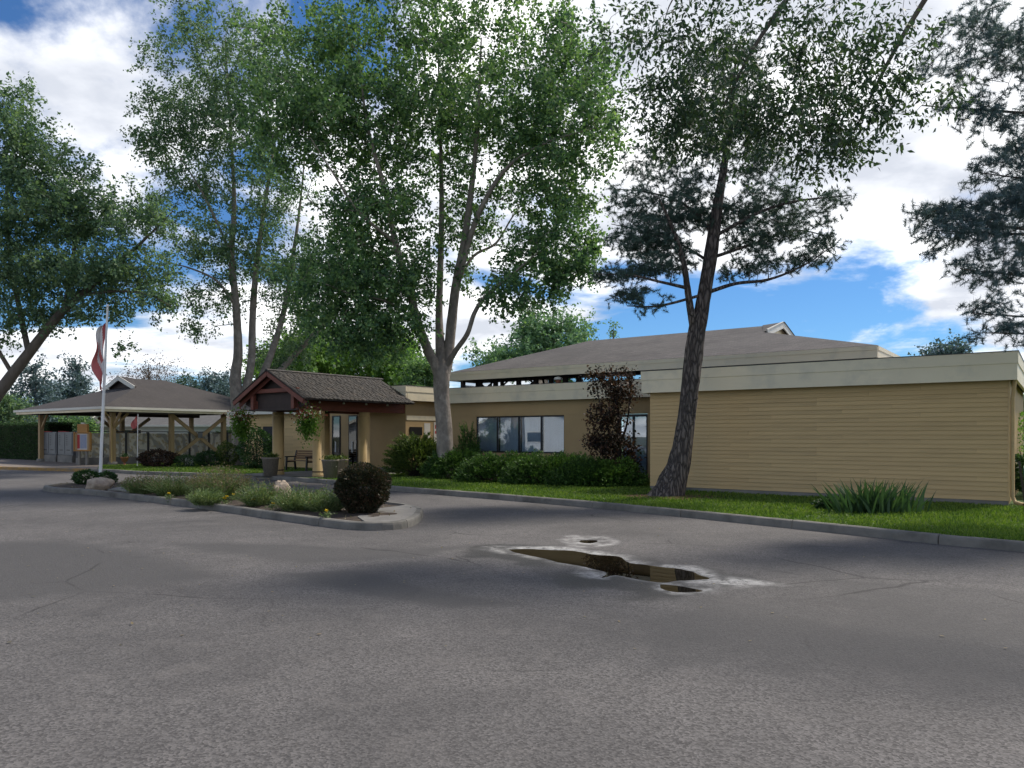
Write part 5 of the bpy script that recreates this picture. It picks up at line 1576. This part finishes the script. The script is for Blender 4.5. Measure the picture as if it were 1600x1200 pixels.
def lavender(label, px, py, w, h, n, dry=0.4, group='flowering clumps on the island'):
    q = G(px, py, BED)
    root = thing('flower_clump', label, 'plant', (q.x, q.y, BED), 0.0, group)
    r = rng.random((n, 1)) ** 0.5; th = rng.random((n, 1)) * 6.283
    rt = np.concatenate([np.cos(th) * r * w * 0.36, np.sin(th) * r * w * 0.30, np.zeros((n, 1)) - 0.01], 1)
    dr_ = np.concatenate([np.cos(th) * r * 0.9, np.sin(th) * r * 0.9, np.ones((n, 1))], 1) + rng.normal(size=(n, 3)) * 0.18
    L = h * (0.55 + 0.5 * rng.random(n)) * (1.05 - 0.3 * r[:, 0])
    v, f = ribbons(rt, dr_, L, 0.011, 0.18, 3, taper=0.6)
    np_mesh('stems', v, f, M['lavender'], root)
    # leaves along stems
    m_ = n * 7
    k = rng.integers(0, n, m_); t = rng.random((m_, 1)) ** 0.8
    p = rt[k] + unit(dr_[k]) * L[k][:, None] * t * 0.95 + rng.normal(size=(m_, 3)) * 0.02
    v, f = leaf_quads(p, 0.06, 0.3, 0.2, 0, 0.4, axis=unit(dr_[k]) * 0.8)
    np_mesh('foliage', v, f, M['lavender'], root)
    if dry > 0:
        m_ = int(n * 5 * dry)
        k = rng.integers(0, n, m_)
        p = rt[k] + unit(dr_[k]) * L[k][:, None] * (0.85 + 0.25 * rng.random((m_, 1))) + rng.normal(size=(m_, 3)) * 0.012
        v, f = leaf_quads(p, 0.045, 0.5, 0.2, 0, 0.4, axis=np.array([0, 0, 0.7]))
        tag(np_mesh('flower_heads', v, f, M['dryflower'], root), kind='stuff')
    return root


lavender('grey-green flowering clump nearest the boulder and flagpole', 222, 771, 0.75, 0.59, 351, 0.5)
lavender('wide grey-green clump left of the tall faded clump', 272, 774, 1.05, 0.73, 567, 0.25)
lavender('tall clump with faded pinkish flower heads in mid island', 344, 780, 0.95, 0.87, 648, 0.9)
lavender('low dark clump before the tall faded flower heads', 322, 788, 0.7, 0.47, 351, 0.0)
lavender('feathery green clump left of the stone block', 405, 790, 0.6, 0.65, 405, 0.1)
lavender('bushy green clump right of the stone block', 468, 797, 0.85, 0.61, 567, 0.05)
lavender('bushy green clump next to the dark ball shrub', 508, 800, 0.7, 0.57, 513, 0.05)

# marigolds
for px, py, lab in ((265, 776, 'yellow flower below the wide grey-green clump'), (307, 779, 'yellow flower left of the low dark clump'), (352, 784, 'two-headed large yellow flower below the tall faded clump'), (366, 778, 'small yellow flower right of the tall faded clump'),
                    (397, 787, 'yellow flower under the feathery green clump'), (428, 793, 'yellow flower beside the stone block'), (511, 806, 'pale yellow flower near the ball shrub')):
    q = G(px, py + 4, BED)
    fl_ = thing('yellow_flower', lab, 'flower', (q.x, q.y - 0.05, BED), 0.0, 'yellow flowers on the island')
    n = 120
    p = rng.normal(size=(n, 3)) * np.array([0.06, 0.06, 0.03]) + np.array([0, 0, 0.07])
    v, f = leaf_quads(p, 0.05, 0.4); np_mesh('leaves', v, f, M['lavender'], fl_)
    parts_ = []
    for k in range(2 if 'large' in lab else 1):
        c = np.array([0.05 * k, 0.0, 0.15 + 0.04 * k])
        ang = rng.random(50) * 6.283
        ax = np.stack([np.cos(ang), np.sin(ang), 0.6 * rng.random(50)], 1) * 2
        parts_.append(leaf_quads(np.repeat(c[None], 50, 0), 0.045, 0.6, 0.5, 0, 0.2, axis=ax))
    v, f = merge(parts_); np_mesh('petals', v, f, M['yellow'], fl_)


# boulders
def boulder(name, label, base, rad, seed, mat, n=26, squash=0.0):
    r_ = np.random.default_rng(seed)
    th, ph = np.meshgrid(np.linspace(0, 2 * np.pi, n, endpoint=False), np.linspace(-0.35 * np.pi, np.pi / 2, n // 2))
    d = np.stack([np.cos(th) * np.cos(ph), np.sin(th) * np.cos(ph), np.sin(ph)], -1)
    k = np.ones(th.shape)
    for i in range(12):
        nv = unit(r_.normal(size=3)); c = 0.55 + 0.35 * r_.random()
        dd = (d @ nv); k = np.minimum(k, np.where(dd > 0.05, c / np.maximum(dd, 0.05), 9))
    k = k * (1 + 0.16 * (fbm(np.cos(th) * 2.1 + seed + 9, np.sin(th) * 2.1 + ph * 3 + seed, 4) - 0.5) * 2)
    k[:, :] = np.minimum(k, 1.1)
    v = d * k[..., None] * np.array(rad)
    m_, w_ = th.shape
    i = np.arange(m_ - 1)[:, None] * w_; j = np.arange(w_)[None, :]
    f = np.stack([i + j, i + (j + 1) % w_, i + w_ + (j + 1) % w_, i + w_ + j], -1).reshape(-1, 4)
    o = np_mesh(name, v.reshape(-1, 3), f, mat, None, False)
    o.location = base
    return tag(o, label, 'rock')


q = G(152, 765, BED)
boulder('boulder', 'pale rounded boulder at the foot of the flagpole', (q.x, q.y + 0.1, BED + 0.05), (0.52, 0.36, 0.30), 5, M['rock'])
q = G(432, 790, BED)
sb_ = boulder('stone_block', 'upright pinkish stone block among the island clumps', (q.x, q.y + 0.35, BED + 0.24), (0.22, 0.20, 0.34), 9, M['rock'])
leafy_shrub('low_shrub', 'small dark green shrub behind the flagpole boulder', (G(135, 757, BED).x, G(135, 757, BED).y, BED), (0.42, 0.3, 0.22), 1600, 0.07, M['hedge'], 'small shrubs by the flagpole')
leafy_shrub('low_shrub', 'small dark green shrub just right of the flagpole', (G(166, 757, BED).x, G(166, 757, BED).y, BED), (0.3, 0.25, 0.2), 1200, 0.07, M['hedge'], 'small shrubs by the flagpole')

# flagpole and limp flag
q = G(156, 757, BED)
fp = thing('flagpole', 'white flagpole standing behind the pale boulder on the island', 'flagpole', (q.x, q.y, BED))
ptop = P(168, 480, q.y).z - BED
lean = (168 - 156) * q.y / F
mb = MB(); mb.tube([(0, 0, -0.05), (lean * 0.5, 0, ptop * 0.5), (lean, 0, ptop)], [0.052, 0.045, 0.03], 12); mb.build('pole', M['white_metal'], fp, True)
mb = MB(); mb.lathe([(0.01, -0.05), (0.05, -0.02), (0.05, 0.03), (0.01, 0.06)], 10); o = mb.build('finial', M['white_metal'], fp, True); o.location = (lean, 0, ptop + 0.04)
mb = MB(); mb.lathe([(0.09, -0.05), (0.09, 0.08), (0.055, 0.10)], 12); mb.build('collar', M['concrete'], fp, True)
flg = thing('flag', 'limp red and white flag drooping from the flagpole', 'flag', (q.x, q.y, BED))
zt_f, zb_f = P(168, 503, q.y).z - BED, P(163, 602, q.y).z - BED
nu, nv = 26, 40
uu, vv = np.meshgrid(np.linspace(0, 1, nu), np.linspace(0, 1, nv))
# hanging folds: the fly end falls, so width shrinks and the far edge drops
wid = 0.40 * (np.sin(np.clip(vv * 1.15, 0, 1) * np.pi) ** 0.7 * 0.8 + 0.28)
xf = lean * (1 - vv * 0.36) - 0.05 - uu * wid * (0.55 + 0.45 * np.cos(vv * 5.0) ** 2)
yf = 0.10 * np.sin(uu * 10 + vv * 3) * uu + 0.05 * np.sin(vv * 9 + uu * 4) - 0.02
zf = zt_f - vv * (zt_f - zb_f) * 0.82 - uu * 0.45 * (0.3 + vv) + 0.0
vtx = np.stack([xf, yf, zf], -1).reshape(-1, 3)
i = np.arange(nv - 1)[:, None] * nu; j = np.arange(nu - 1)[None, :]
fq_ = np.stack([i + j, i + j + 1, i + nu + j + 1, i + nu + j], -1)
band = (uu[:-1, :-1] * 0.9 + vv[:-1, :-1] * 0.75)
redm = (band < 0.42) | (band > 1.02) | ((band > 0.58) & (band < 0.78) & (np.abs(vv[:-1, :-1] - 0.5) < 0.2))
np_mesh('red_cloth', vtx, fq_[redm], M['red_cloth'], flg, True)
np_mesh('white_cloth', vtx, fq_[~redm], M['white_cloth'], flg, True)

# small red flag before the shelter
q = G(214.5, 729, LAWN)
sf_ = thing('small_flag', 'small red flag on a thin white pole before the mural wall', 'flag', (q.x, q.y, LAWN))
mb = MB(); mb.tube([(0, 0, -0.05), (0.03, 0, 2.72)], 0.022, 8); mb.build('pole', M['white_metal'], sf_, True)
uu, vv = np.meshgrid(np.linspace(0, 1, 10), np.linspace(0, 1, 10))
vtx = np.stack([-uu * 0.32 * (0.25 + 0.75 * np.sin(vv * 2.6)), 0.05 * np.sin(uu * 8 + vv * 4), 2.66 - vv * 0.62 - uu * 0.12], -1).reshape(-1, 3)
i = np.arange(9)[:, None] * 10; j = np.arange(9)[None, :]
np_mesh('cloth', vtx, np.stack([i + j, i + j + 1, i + 11 + j, i + 10 + j], -1).reshape(-1, 4), M['red_cloth'], sf_, True)

# clipped hedge at the left
hq = SW(-9.6, 4.6); h0, h1 = SW(-9.5, 0.6), SW(-24, 0.6)
hd_ = thing('clipped_hedge', 'tall clipped dark green hedge left of the mail shelter', 'hedge', (h0.x, h0.y, LAWN), ANG)
HL, HW, HH = 15.0, 1.6, 2.42
mb = MB(); mb.box(-HL + 0.1, -0.1, 0.1, HW - 0.1, -0.05, HH - 0.1); mb.build('blocking_core', M['bark_dark'], hd_)  # plain dark box added inside the leaf shell to block light
n = 46000
w_ = rng.random((n, 3)); p = w_ * np.array([-HL, HW, HH])
sd_k = rng.choice(4, size=n, p=[0.62, 0.2, 0.1, 0.08])
p[sd_k == 0, 1] = -rng.random((sd_k == 0).sum()) * 0.07 + 0.09
p[sd_k == 1, 2] = HH - rng.random((sd_k == 1).sum()) * 0.08
p[sd_k == 2, 0] = -rng.random((sd_k == 2).sum()) * 0.08
p[sd_k == 3, 0] = -HL + rng.random((sd_k == 3).sum()) * 0.08
v, f = leaf_quads(p, 0.085, 0.4, 0.1, -0.6); np_mesh('foliage', v, f, M['hedge'], hd_)

# junipers and bushes before the window wall
JG = 'spreading junipers under the window'
jl = [(715, 752, 730, 1.15, 0.95, 1.05, 'dark juniper directly right of the maple trunk under the window'),
      (790, 757, 720, 1.6, 1.1, 0.98, 'broad juniper under the middle of the window'),
      (868, 761, 725, 1.6, 1.1, 0.98, 'broad juniper under the right pane of the window'),
      (940, 764, 730, 1.35, 1.0, 0.86, 'dark juniper at the foot of the purple tree')]
for px, py, pt, rx, ry, rz_, lab in jl:
    q = G(px, py - 3, LAWN)
    spray_shrub('juniper', lab, (q.x, q.y + 0.75, LAWN), (rx * 1.08, ry, rz_ * 0.92), 1700, 26, 0.075, M['juniper'], JG, 0.35)
q = G(728, 749, LAWN); spray_shrub('juniper', 'upright juniper tip beside the maple trunk left of the window', (q.x, q.y + 1.3, LAWN), (0.5, 0.45, 1.95), 380, 24, 0.06, M['juniper'], JG, 0.9)
q = G(645, 747, LAWN); spray_shrub('juniper', 'yellow-green juniper with bare lower stems left of the maple trunk', (q.x, q.y + 1.1, LAWN), (1.12, 0.9, 1.42), 1500, 26, 0.07, M['juniper_gold'], JG, 0.25, low=0.12)

# purple-leaved small tree before the side door
pq = G(960, 762, LAWN); D = pq.y + 1.2
pur_l = [limb([(966, 752, 0, 0.075), (967, 700, 0, 0.06), (966, 650, 0, 0.045), (960, 600, 0, 0.028), (952, 570, 0, 0.01)], D),
         limb([(967, 720, 0, 0.04), (950, 670, 0.1, 0.03), (935, 620, 0.2, 0.02), (928, 580, 0.2, 0.008)], D),
         limb([(967, 700, 0, 0.04), (980, 660, -0.1, 0.03), (985, 610, -0.1, 0.018), (988, 575, 0, 0.008)], D)]
pur_b = [blob(955, 690, 36, 24, D, 0, 0.7, 1.2), blob(950, 650, 34, 25, D, 0, 0.7, 1.0), blob(960, 612, 36, 22, D, 0, 0.7, 0.9), blob(940, 590, 24, 14, D, 0, 0.4, 0.4), blob(985, 588, 22, 14, D, 0, 0.4, 0.45),
         blob(975, 720, 26, 20, D, 0, 0.6, 0.9), blob(935, 680, 16, 14, D, 0, 0.4, 0.5), blob(965, 575, 10, 10, D, 0, 0.3, 0.15)]
make_tree('purple_leaf_tree', 'small dark purple-leaved tree standing before the glazed side door', 'tree', (pq.x, pq.y + 1.2, LAWN), pur_l, pur_b, 230, 30, 0.24, 0.095, M['bark_dark'], M['purple'], width=0.6, sides=8, twig_r=0.004)

# iris clump before the sided wall
q = G(1368, 801, LAWN)
irs = thing('iris_clump', 'clump of upright strap leaves before the sided wing wall', 'plant', (q.x, q.y, LAWN))
n = 230
rt = np.stack([rng.normal(size=n) * 0.38, rng.normal(size=n) * 0.16, np.zeros(n) - 0.02], 1)
dr_ = np.stack([rt[:, 0] * 0.35 + rng.normal(size=n) * 0.20, rng.normal(size=n) * 0.22, np.ones(n)], 1)
v, f = ribbons(rt, dr_, 0.52 + 0.36 * rng.random(n), 0.060, 0.16, 5, side=rng.normal(size=(n, 3)) * np.array([1, 0.5, 0])); np_mesh('leaves', v, f, M['iris'], irs)
q2 = G(1302, 796, LAWN)
leafy_shrub('low_plant', 'low dark leafy plant left of the strap-leaved clump', (q2.x, q2.y, LAWN), (0.34, 0.22, 0.12), 700, 0.09, M['hedge'], None, cat='plant')

# mulch rings of the two lawn trees
for bp_, r_, nm, fx in ((mb_, 0.95, 'mulch', 1.3), (pb_, 1.25, 'mulch', 1.1)):
    pl = []
    for k in range(28):
        t = 6.283 * k / 28; rr = r_ * (0.85 + 0.3 * random.random())
        pl.append((bp_.x + rr * math.cos(t) * fx, bp_.y + rr * math.sin(t) * 0.8))
    mb = MB(); n = len(pl)
    mb.add([(bp_.x, bp_.y, LAWN + 0.07)] + [(x, y, LAWN + 0.006) for x, y in pl], [(0, 1 + k, 1 + (k + 1) % n) for k in range(n)])
    tag(mb.build('mulch', M['mulch']), kind='structure')

# planters, bench, hanging baskets
for px, py, lab, rr, hh in ((420, 744.5, 'round aggregate concrete planter left of the front column', 0.33, 0.74), (514, 748, 'grey concrete planter beside the right front column', 0.31, 0.70), (530, 744, 'sunlit concrete planter behind the dark ball shrub', 0.29, 0.66)):
    q = G(px, py, LAWN)
    pl_ = thing('planter', lab, 'planter', (q.x, q.y + 0.2, LAWN + 0.008), 0.0, 'concrete planters at the porch')
    mb = MB(); mb.lathe([(rr * 0.76, 0), (rr * 0.97, hh * 0.9), (rr * 1.04, hh * 0.91), (rr * 1.06, hh), (rr * 0.92, hh), (rr * 0.9, hh * 0.93), (0.02, hh * 0.93)], 26); mb.build('pot', M['pot'], pl_, True)
    n = 260
    p = rng.normal(size=(n, 3)) * np.array([rr * 0.42, rr * 0.42, 0.05]) + np.array([0, 0, hh + 0.05])
    v, f = leaf_quads(p, 0.09, 0.6); np_mesh('foliage', v, f, M['juniper_gold'], pl_)

q = G(468, 735.5, LAWN)
bn = thing('bench', 'park bench with brown slats and dark arms before the lap-sided wall', 'bench', (q.x, q.y + 0.25, LAWN), ANG)
for sx_ in (-0.72, 0.72):
    mb = MB()
    mb.beam((sx_, -0.28, 0), (sx_, -0.24, 0.62), 0.07, 0.07); mb.beam((sx_, 0.26, 0), (sx_, 0.20, 0.45), 0.07, 0.07); mb.beam((sx_, 0.18, 0.40), (sx_, 0.34, 0.92), 0.07, 0.06)
    mb.beam((sx_, -0.32, 0.63), (sx_, 0.28, 0.63), 0.09, 0.05); mb.beam((sx_, -0.25, 0.40), (sx_, 0.24, 0.40), 0.06, 0.06)
    mb.build('side_frame', M['black_metal'], bn)
for k in range(5):
    mb = MB(); mb.cbox(-0.68, 0.68, -0.26 + k * 0.1, -0.18 + k * 0.1, 0.435, 0.465, 0.008); mb.build('seat_slat', M['bench_wood'], bn)
for k in range(4):
    z_ = 0.52 + k * 0.105; y_ = 0.215 + k * 0.032
    mb = MB(); mb.cbox(-0.68, 0.68, y_ - 0.02, y_ + 0.01, z_, z_ + 0.085, 0.008); mb.build('back_slat', M['bench_wood'], bn)


def basket(label, pos, top, seed):
    rt_ = thing('hanging_basket', label, 'basket', (pos[0], pos[1], pos[2]), 0.0, 'hanging baskets on the porch')
    mb = MB(); mb.lathe([(0.04, -0.42), (0.16, -0.36), (0.22, -0.2), (0.23, -0.18)], 16); mb.build('pot', M['dark_wood'], rt_, True)
    mb = MB()
    for k in range(3):
        t = 2.094 * k
        mb.tube([(0.22 * math.cos(t), 0.22 * math.sin(t), -0.19), (0, 0, top)], 0.006, 4)
    mb.build('chain', M['dark_grey'], rt_)
    n = 1900
    d = rng.normal(size=(n, 3)) * np.array([0.16, 0.16, 0.26]) + np.array([0, 0, -0.46])
    d[:, :2] *= (1.15 + 0.35 * (d[:, 2:3] + 0.4)).clip(0.3, 1.4)
    v, f = leaf_quads(d, 0.085, 0.7, 0.2, 0.6); np_mesh('foliage', v, f, M['basket'], rt_)
    n = 260
    d = rng.normal(size=(n, 3)) * np.array([0.26, 0.26, 0.12]) + np.array([0, 0, -0.08])
    v, f = leaf_quads(d, 0.075, 0.8); tag(np_mesh('red_flowers', v, f, M['redflower'], rt_), kind='stuff')
    n = 46
    d = rng.normal(size=(n, 3)) * np.array([0.22, 0.22, 0.12]) + np.array([0, -0.12, -0.14])
    v, f = leaf_quads(np.repeat(d, 6, 0), 0.05, 0.8); tag(np_mesh('white_flowers', v, f, M['whiteflower'], rt_), kind='stuff')


pR = W(PA + PH - 0.05, PF + 0.25, 2.62); basket('hanging flower basket at the right front eave of the porch', tuple(pR), 0.45, 1)
pL = W(PA - PH + 0.0, PF + 0.35, 2.62); basket('hanging flower basket at the left front eave of the porch', tuple(pL), 0.45, 2)

# shrubs before the shelter and porch
for px, py, rad, n, lf, mt, lab in ((240, 730, (0.95, 0.6, 0.42), 3600, 0.09, 'purple', 'dark purple spreading shrub before the mural panels'),
                                    (322, 729, (0.7, 0.5, 0.38), 2200, 0.09, 'hedge', 'green shrub beneath the shelter cross brace'),
                                    (350, 729, (0.55, 0.45, 0.62), 2200, 0.08, 'juniper_gold', 'light green shrub beside the twin-stemmed tree'),
                                    (396, 733, (0.85, 0.7, 0.95), 4200, 0.10, 'hedge', 'dark rounded shrub between twin-stemmed tree and planter'),
                                    (285, 730, (0.6, 0.4, 0.3), 1400, 0.07, 'hedge', 'low ground shrub at the foot of the shelter cross brace')):
    q = G(px, py, LAWN)
    leafy_shrub('leafy_shrub', lab, (q.x, q.y + 0.4, LAWN), rad, n, lf, M[mt], 'shrubs before the shelter')
q = G(296, 729, LAWN)
gnm = thing('garden_ornament', 'small white garden ornament among shrubs before the cross brace', 'ornament', (q.x, q.y, LAWN))
mb = MB(); mb.lathe([(0.10, 0.0), (0.13, 0.10), (0.09, 0.28), (0.12, 0.38), (0.06, 0.48), (0.01, 0.50)], 12, -0.1, 0); mb.build('body', M['white_trim'], gnm, True)
mb = MB(); mb.lathe([(0.08, 0.0), (0.10, 0.08), (0.06, 0.22), (0.08, 0.30), (0.01, 0.38)], 12, 0.16, -0.05); mb.build('small_body', M['white_trim'], gnm, True)
q = G(190, 727, LAWN)
pt_ = thing('flower_pot', 'small dark pot at the end of the mural wall', 'pot', (q.x, q.y + 0.3, LAWN))
mb = MB(); mb.lathe([(0.13, 0.18), (0.22, 0.42), (0.24, 0.43), (0.20, 0.44), (0.02, 0.40)], 16); mb.build('bowl', M['terracotta'], pt_, True)
mb = MB(); mb.lathe([(0.14, 0.0), (0.06, 0.03), (0.06, 0.17), (0.12, 0.18)], 12); mb.build('foot', M['terracotta'], pt_, True)
n = 160; p = rng.normal(size=(n, 3)) * np.array([0.12, 0.12, 0.06]) + np.array([0, 0, 0.48]); v, f = leaf_quads(p, 0.08, 0.6); np_mesh('foliage', v, f, M['hedge'], pt_)

# right end: bushes, hose, low neighbour wall with cream fascia
for px, py, d_, rad, mt, lab in ((1600, 700, 22.0, (1.5, 1.2, 1.1), 'bright', 'bright yellow-green bush just past the wing corner'),
                                 (1625, 740, 19.6, (1.0, 0.9, 0.62), 'hedge', 'dark low hedge bush past the wing corner')):
    x_ = (px - 800) * d_ / F
    leafy_shrub('corner_bush', lab, (x_ + 0.3, d_, LAWN), rad, 5200, 0.09, M[mt], 'bushes past the wing corner')
q = W(AR + 0.28, 1.0)
hs = thing('garden_hose', 'coiled green garden hose leaning at the wing corner', 'hose', (q.x, q.y, LAWN), ANG)
mb = MB(); pth = []
for k in range(90):
    t = k * 0.42
    pth.append((0.03 * math.sin(k * 0.9) + k * 0.001, 0.34 * math.cos(t) * (0.9 + 0.1 * math.sin(k)), 0.46 + 0.44 * math.sin(t)))
mb.tube(pth, 0.014, 6); mb.build('coil', M['hose'], hs, True)
mb = MB(); mb.beam((0.0, 0.05, 0.0), (-0.12, 0.05, 1.0), 0.05, 0.03); mb.build('holder', M['dark_grey'], hs)
nx_ = W(AR + 6.5, 14.0)
ow = thing('low_annexe', 'low tan annexe with cream fascia beyond the right end of the wing', 'building', (nx_.x, nx_.y, 0), ANG)
part('wall', M['tan'], ow, [(0, 9, 0, 6, 0.05, 2.6)]); part('fascia_board', M['cream'], ow, [(-0.4, 9.4, -0.4, 6.4, 2.6, 3.1)])
part('door', M['interior'], ow, [(2.0, 3.0, -0.03, -0.001, 0.14, 2.2)]); part('window', M['glass_dark'], ow, [(4.5, 6.5, -0.03, -0.001, 1.0, 2.1)])


# ================================================================== NEIGHBOURING HOUSES
def house(label, loc, rz, w, dpt, wall, ridge, roofmat='grey_roof_plain', group='neighbouring white houses'):
    h = thing('house', label, 'house', loc, rz, group)
    part('wall', M['vinyl'], h, [(-w / 2, w / 2, -dpt / 2, dpt / 2, 0, wall)])
    mb = MB(); e = 0.5
    A_ = [(-w / 2 - e, -dpt / 2 - e, wall - 0.12), (w / 2 + e, -dpt / 2 - e, wall - 0.12), (w / 2 + e, 0, ridge), (-w / 2 - e, 0, ridge), (-w / 2 - e, dpt / 2 + e, wall - 0.12), (w / 2 + e, dpt / 2 + e, wall - 0.12)]
    mb.add(A_ + [(p[0], p[1], p[2] - 0.14) for p in A_], [(0, 1, 2, 3), (3, 2, 5, 4), (6, 9, 8, 7), (9, 10, 11, 8), (0, 6, 7, 1), (4, 5, 11, 10), (0, 3, 9, 6), (3, 4, 10, 9), (1, 7, 8, 2), (2, 8, 11, 5)])
    mb.build('roof', M[roofmat], h)
    mb = MB(); mb.add([(-w / 2 + 0.001, -dpt / 2, wall), (-w / 2 + 0.001, dpt / 2, wall), (-w / 2 + 0.001, 0, ridge - 0.2), (w / 2 - 0.001, -dpt / 2, wall), (w / 2 - 0.001, dpt / 2, wall), (w / 2 - 0.001, 0, ridge - 0.2)], [(0, 1, 2), (3, 5, 4)])
    mb.build('gable', M['vinyl'], h)
    for sx_ in (-1, 1):
        mb = MB()
        for sg_ in (-1, 1):
            mb.beam((sx_ * (w / 2 + e + 0.02), sg_ * (dpt / 2 + e), wall - 0.2), (sx_ * (w / 2 + e + 0.02), 0, ridge - 0.08), 0.06, 0.24)
        mb.build('rake_board', M['white_trim'], h)
    for k, xx in enumerate((-w * 0.28, w * 0.28)):
        for sg_ in (-1, 1):
            y0 = sg_ * dpt / 2
            fr_w = part('window', M['white_trim'], h, [(xx - 0.8, xx + 0.8, min(y0, y0 + sg_ * 0.05), max(y0, y0 + sg_ * 0.05), 0.95, 2.15)])
            part('pane', M['glass_dark'], fr_w, [(xx - 0.7, xx + 0.7, min(y0 + sg_ * 0.051, y0 + sg_ * 0.06), max(y0 + sg_ * 0.051, y0 + sg_ * 0.06), 1.05, 2.05)])
    for sg_ in (-1, 1):
        x0 = sg_ * w / 2
        fr_w = part('window', M['white_trim'], h, [(min(x0, x0 + sg_ * 0.05), max(x0, x0 + sg_ * 0.05), -0.9, 0.9, 0.95, 2.15)])
        part('pane', M['glass_dark'], fr_w, [(min(x0 + sg_ * 0.051, x0 + sg_ * 0.06), max(x0 + sg_ * 0.051, x0 + sg_ * 0.06), -0.8, 0.8, 1.05, 2.05)])
    part('gutter', M['white_trim'], h, [(-w / 2 - e, w / 2 + e, -dpt / 2 - e - 0.1, -dpt / 2 - e - 0.01, wall - 0.26, wall - 0.1)])
    return h


p1 = P(205, 680, 72); house('white house with grey gable roof seen under the shelter roof', (p1.x, p1.y, LAWN), R(62), 11, 8, 2.7, 4.4)
p1 = P(310, 680, 68); house('long low white house seen behind the shelter cross brace', (p1.x, p1.y, LAWN), R(2), 15, 7, 2.6, 4.2)
house('white gabled house across the drive, mirrored in the clubhouse windows', (-52, 10, 0.0), R(20), 10, 12, 3.0, 5.6)
house('white gabled house further along the drive, mirrored in the window panes', (-50, 25, 0.0), R(24), 9, 10, 2.8, 5.0)
# hedge line behind the mural wall
hb0 = SW(-3.0, 11.5)
hb = thing('clipped_hedge', 'low dark hedge running behind the mail shelter', 'hedge', (hb0.x, hb0.y, LAWN), ANG)
n = 16000; p = rng.random((n, 3)) * np.array([18, 1.4, 1.95]) + np.array([-6, 0, 0])
v, f = leaf_quads(p, 0.13, 0.5); np_mesh('foliage', v, f, M['hedge'], hb)
mb = MB(); mb.box(-5.9, 11.9, 0.15, 1.25, -0.05, 1.8); mb.build('blocking_core', M['bark_dark'], hb)  # same added box core, stops light passing through the leaves

# ================================================================== GRASS AND LITTER
n = 330000
d = 9.5 * (46 / 9.5) ** rng.random(n)
x = (rng.random(n) * 2 - 1) * (0.72 * d + 2)
keep = inside(np.array([tuple(p) for p in lawn_poly])[::-1], x, d)
rel = np.stack([x - ORG.x, d - ORG.y], 1)
la = rel @ np.array([U.x, U.y]); lbb = rel @ np.array([V.x, V.y])
keep &= ~((la > 0) & (lbb > -0.02)) & ~((la <= 0) & (la > AL) & (lbb > BM - 0.02)) & ~((la <= AL) & (la > -26) & (lbb > BF - 0.1))
keep &= ~((la > -17.6) & (la < -12.6) & (lbb > -2.4) & (lbb < 3.6))
keep &= sdf(np.array(pav), x, d) < -0.02
x, d = x[keep], d[keep]
n = len(x)
hgt = 0.03 + 0.035 * rng.random(n) + 0.07 * (fbm(x * 1.1, d * 1.1, 4) - 0.42)
hgt = np.clip(hgt, 0.012, 0.12)
wv_ = 0.006 + 0.0009 * d
lean_ = rng.normal(size=(n, 2)) * 0.45
rt = np.stack([x, d, np.full(n, LAWN - 0.005)], 1)
tipv = rt + np.stack([lean_[:, 0] * hgt, lean_[:, 1] * hgt, hgt + 0.005], 1)
an = rng.random(n) * 3.1416
sv_ = np.stack([np.cos(an) * wv_, np.sin(an) * wv_, np.zeros(n)], 1)
v = np.stack([rt - sv_, rt + sv_, tipv], 1).reshape(-1, 3)
o = np_mesh('grass', v, np.arange(3 * n).reshape(-1, 3), M['grass'])
tag(o, 'short mown green grass on the lawn strip', 'grass', kind='stuff')

# fallen leaves and twigs on road and beds
n = 900
lx = np.concatenate([rng.random(500) * 22 - 12, rng.normal(size=400) * 1.2 + pb_.x]); ly = np.concatenate([rng.random(500) * 16 + 6, rng.normal(size=400) * 0.9 + pb_.y])
onl = inside(np.array(lawn_poly)[::-1], lx, ly)
isl = sdf(iin, lx, ly) > -0.2
ok = (~isl) & (np.max([sdf(p, lx, ly) for p in pud], axis=0) < 0)
p = np.stack([lx, ly, np.where(onl, LAWN + 0.05, 0.012)], 1)[ok]
t = rng.normal(size=(len(p), 3)) * np.array([1, 1, 0.12]); t = unit(t); s_ = unit(np.cross(t, np.array([0, 0, 1.0])))
L_ = 0.03 + 0.03 * rng.random((len(p), 1))
v = np.stack([p, p + t * L_ * 0.45 + s_ * L_ * 0.25, p + t * L_, p + t * L_ * 0.45 - s_ * L_ * 0.25], 1).reshape(-1, 3)
o = np_mesh('leaf_litter', v, np.arange(4 * len(p)).reshape(-1, 4), M['dryflower'])
tag(o, 'scattered dry leaves and bits on the asphalt and around the pine', 'leaf litter', kind='stuff')
n = 700
gx_ = rng.random(n) * 13.5 - 15; gy_ = rng.random(n) * 12 + 13.8
okb = sdf(iin, gx_, gy_) > 0.1
p = np.stack([gx_, gy_, np.full(n, 0.165)], 1)[okb]
v, f = leaf_quads(p, 0.06, 0.6, 0.8); o = np_mesh('bed_litter', v, f, M['dryflower'])
tag(o, 'bark chips and leaf bits scattered over the island soil', 'bark chips', kind='stuff')
print('LEAF TRIS', sum(len(m_.polygons) for m_ in bpy.data.meshes))
print('ze', ze, 'zr', zr, 'zf1', zf1, 'AR', AR, 'fl', fl, 'szr', szr)
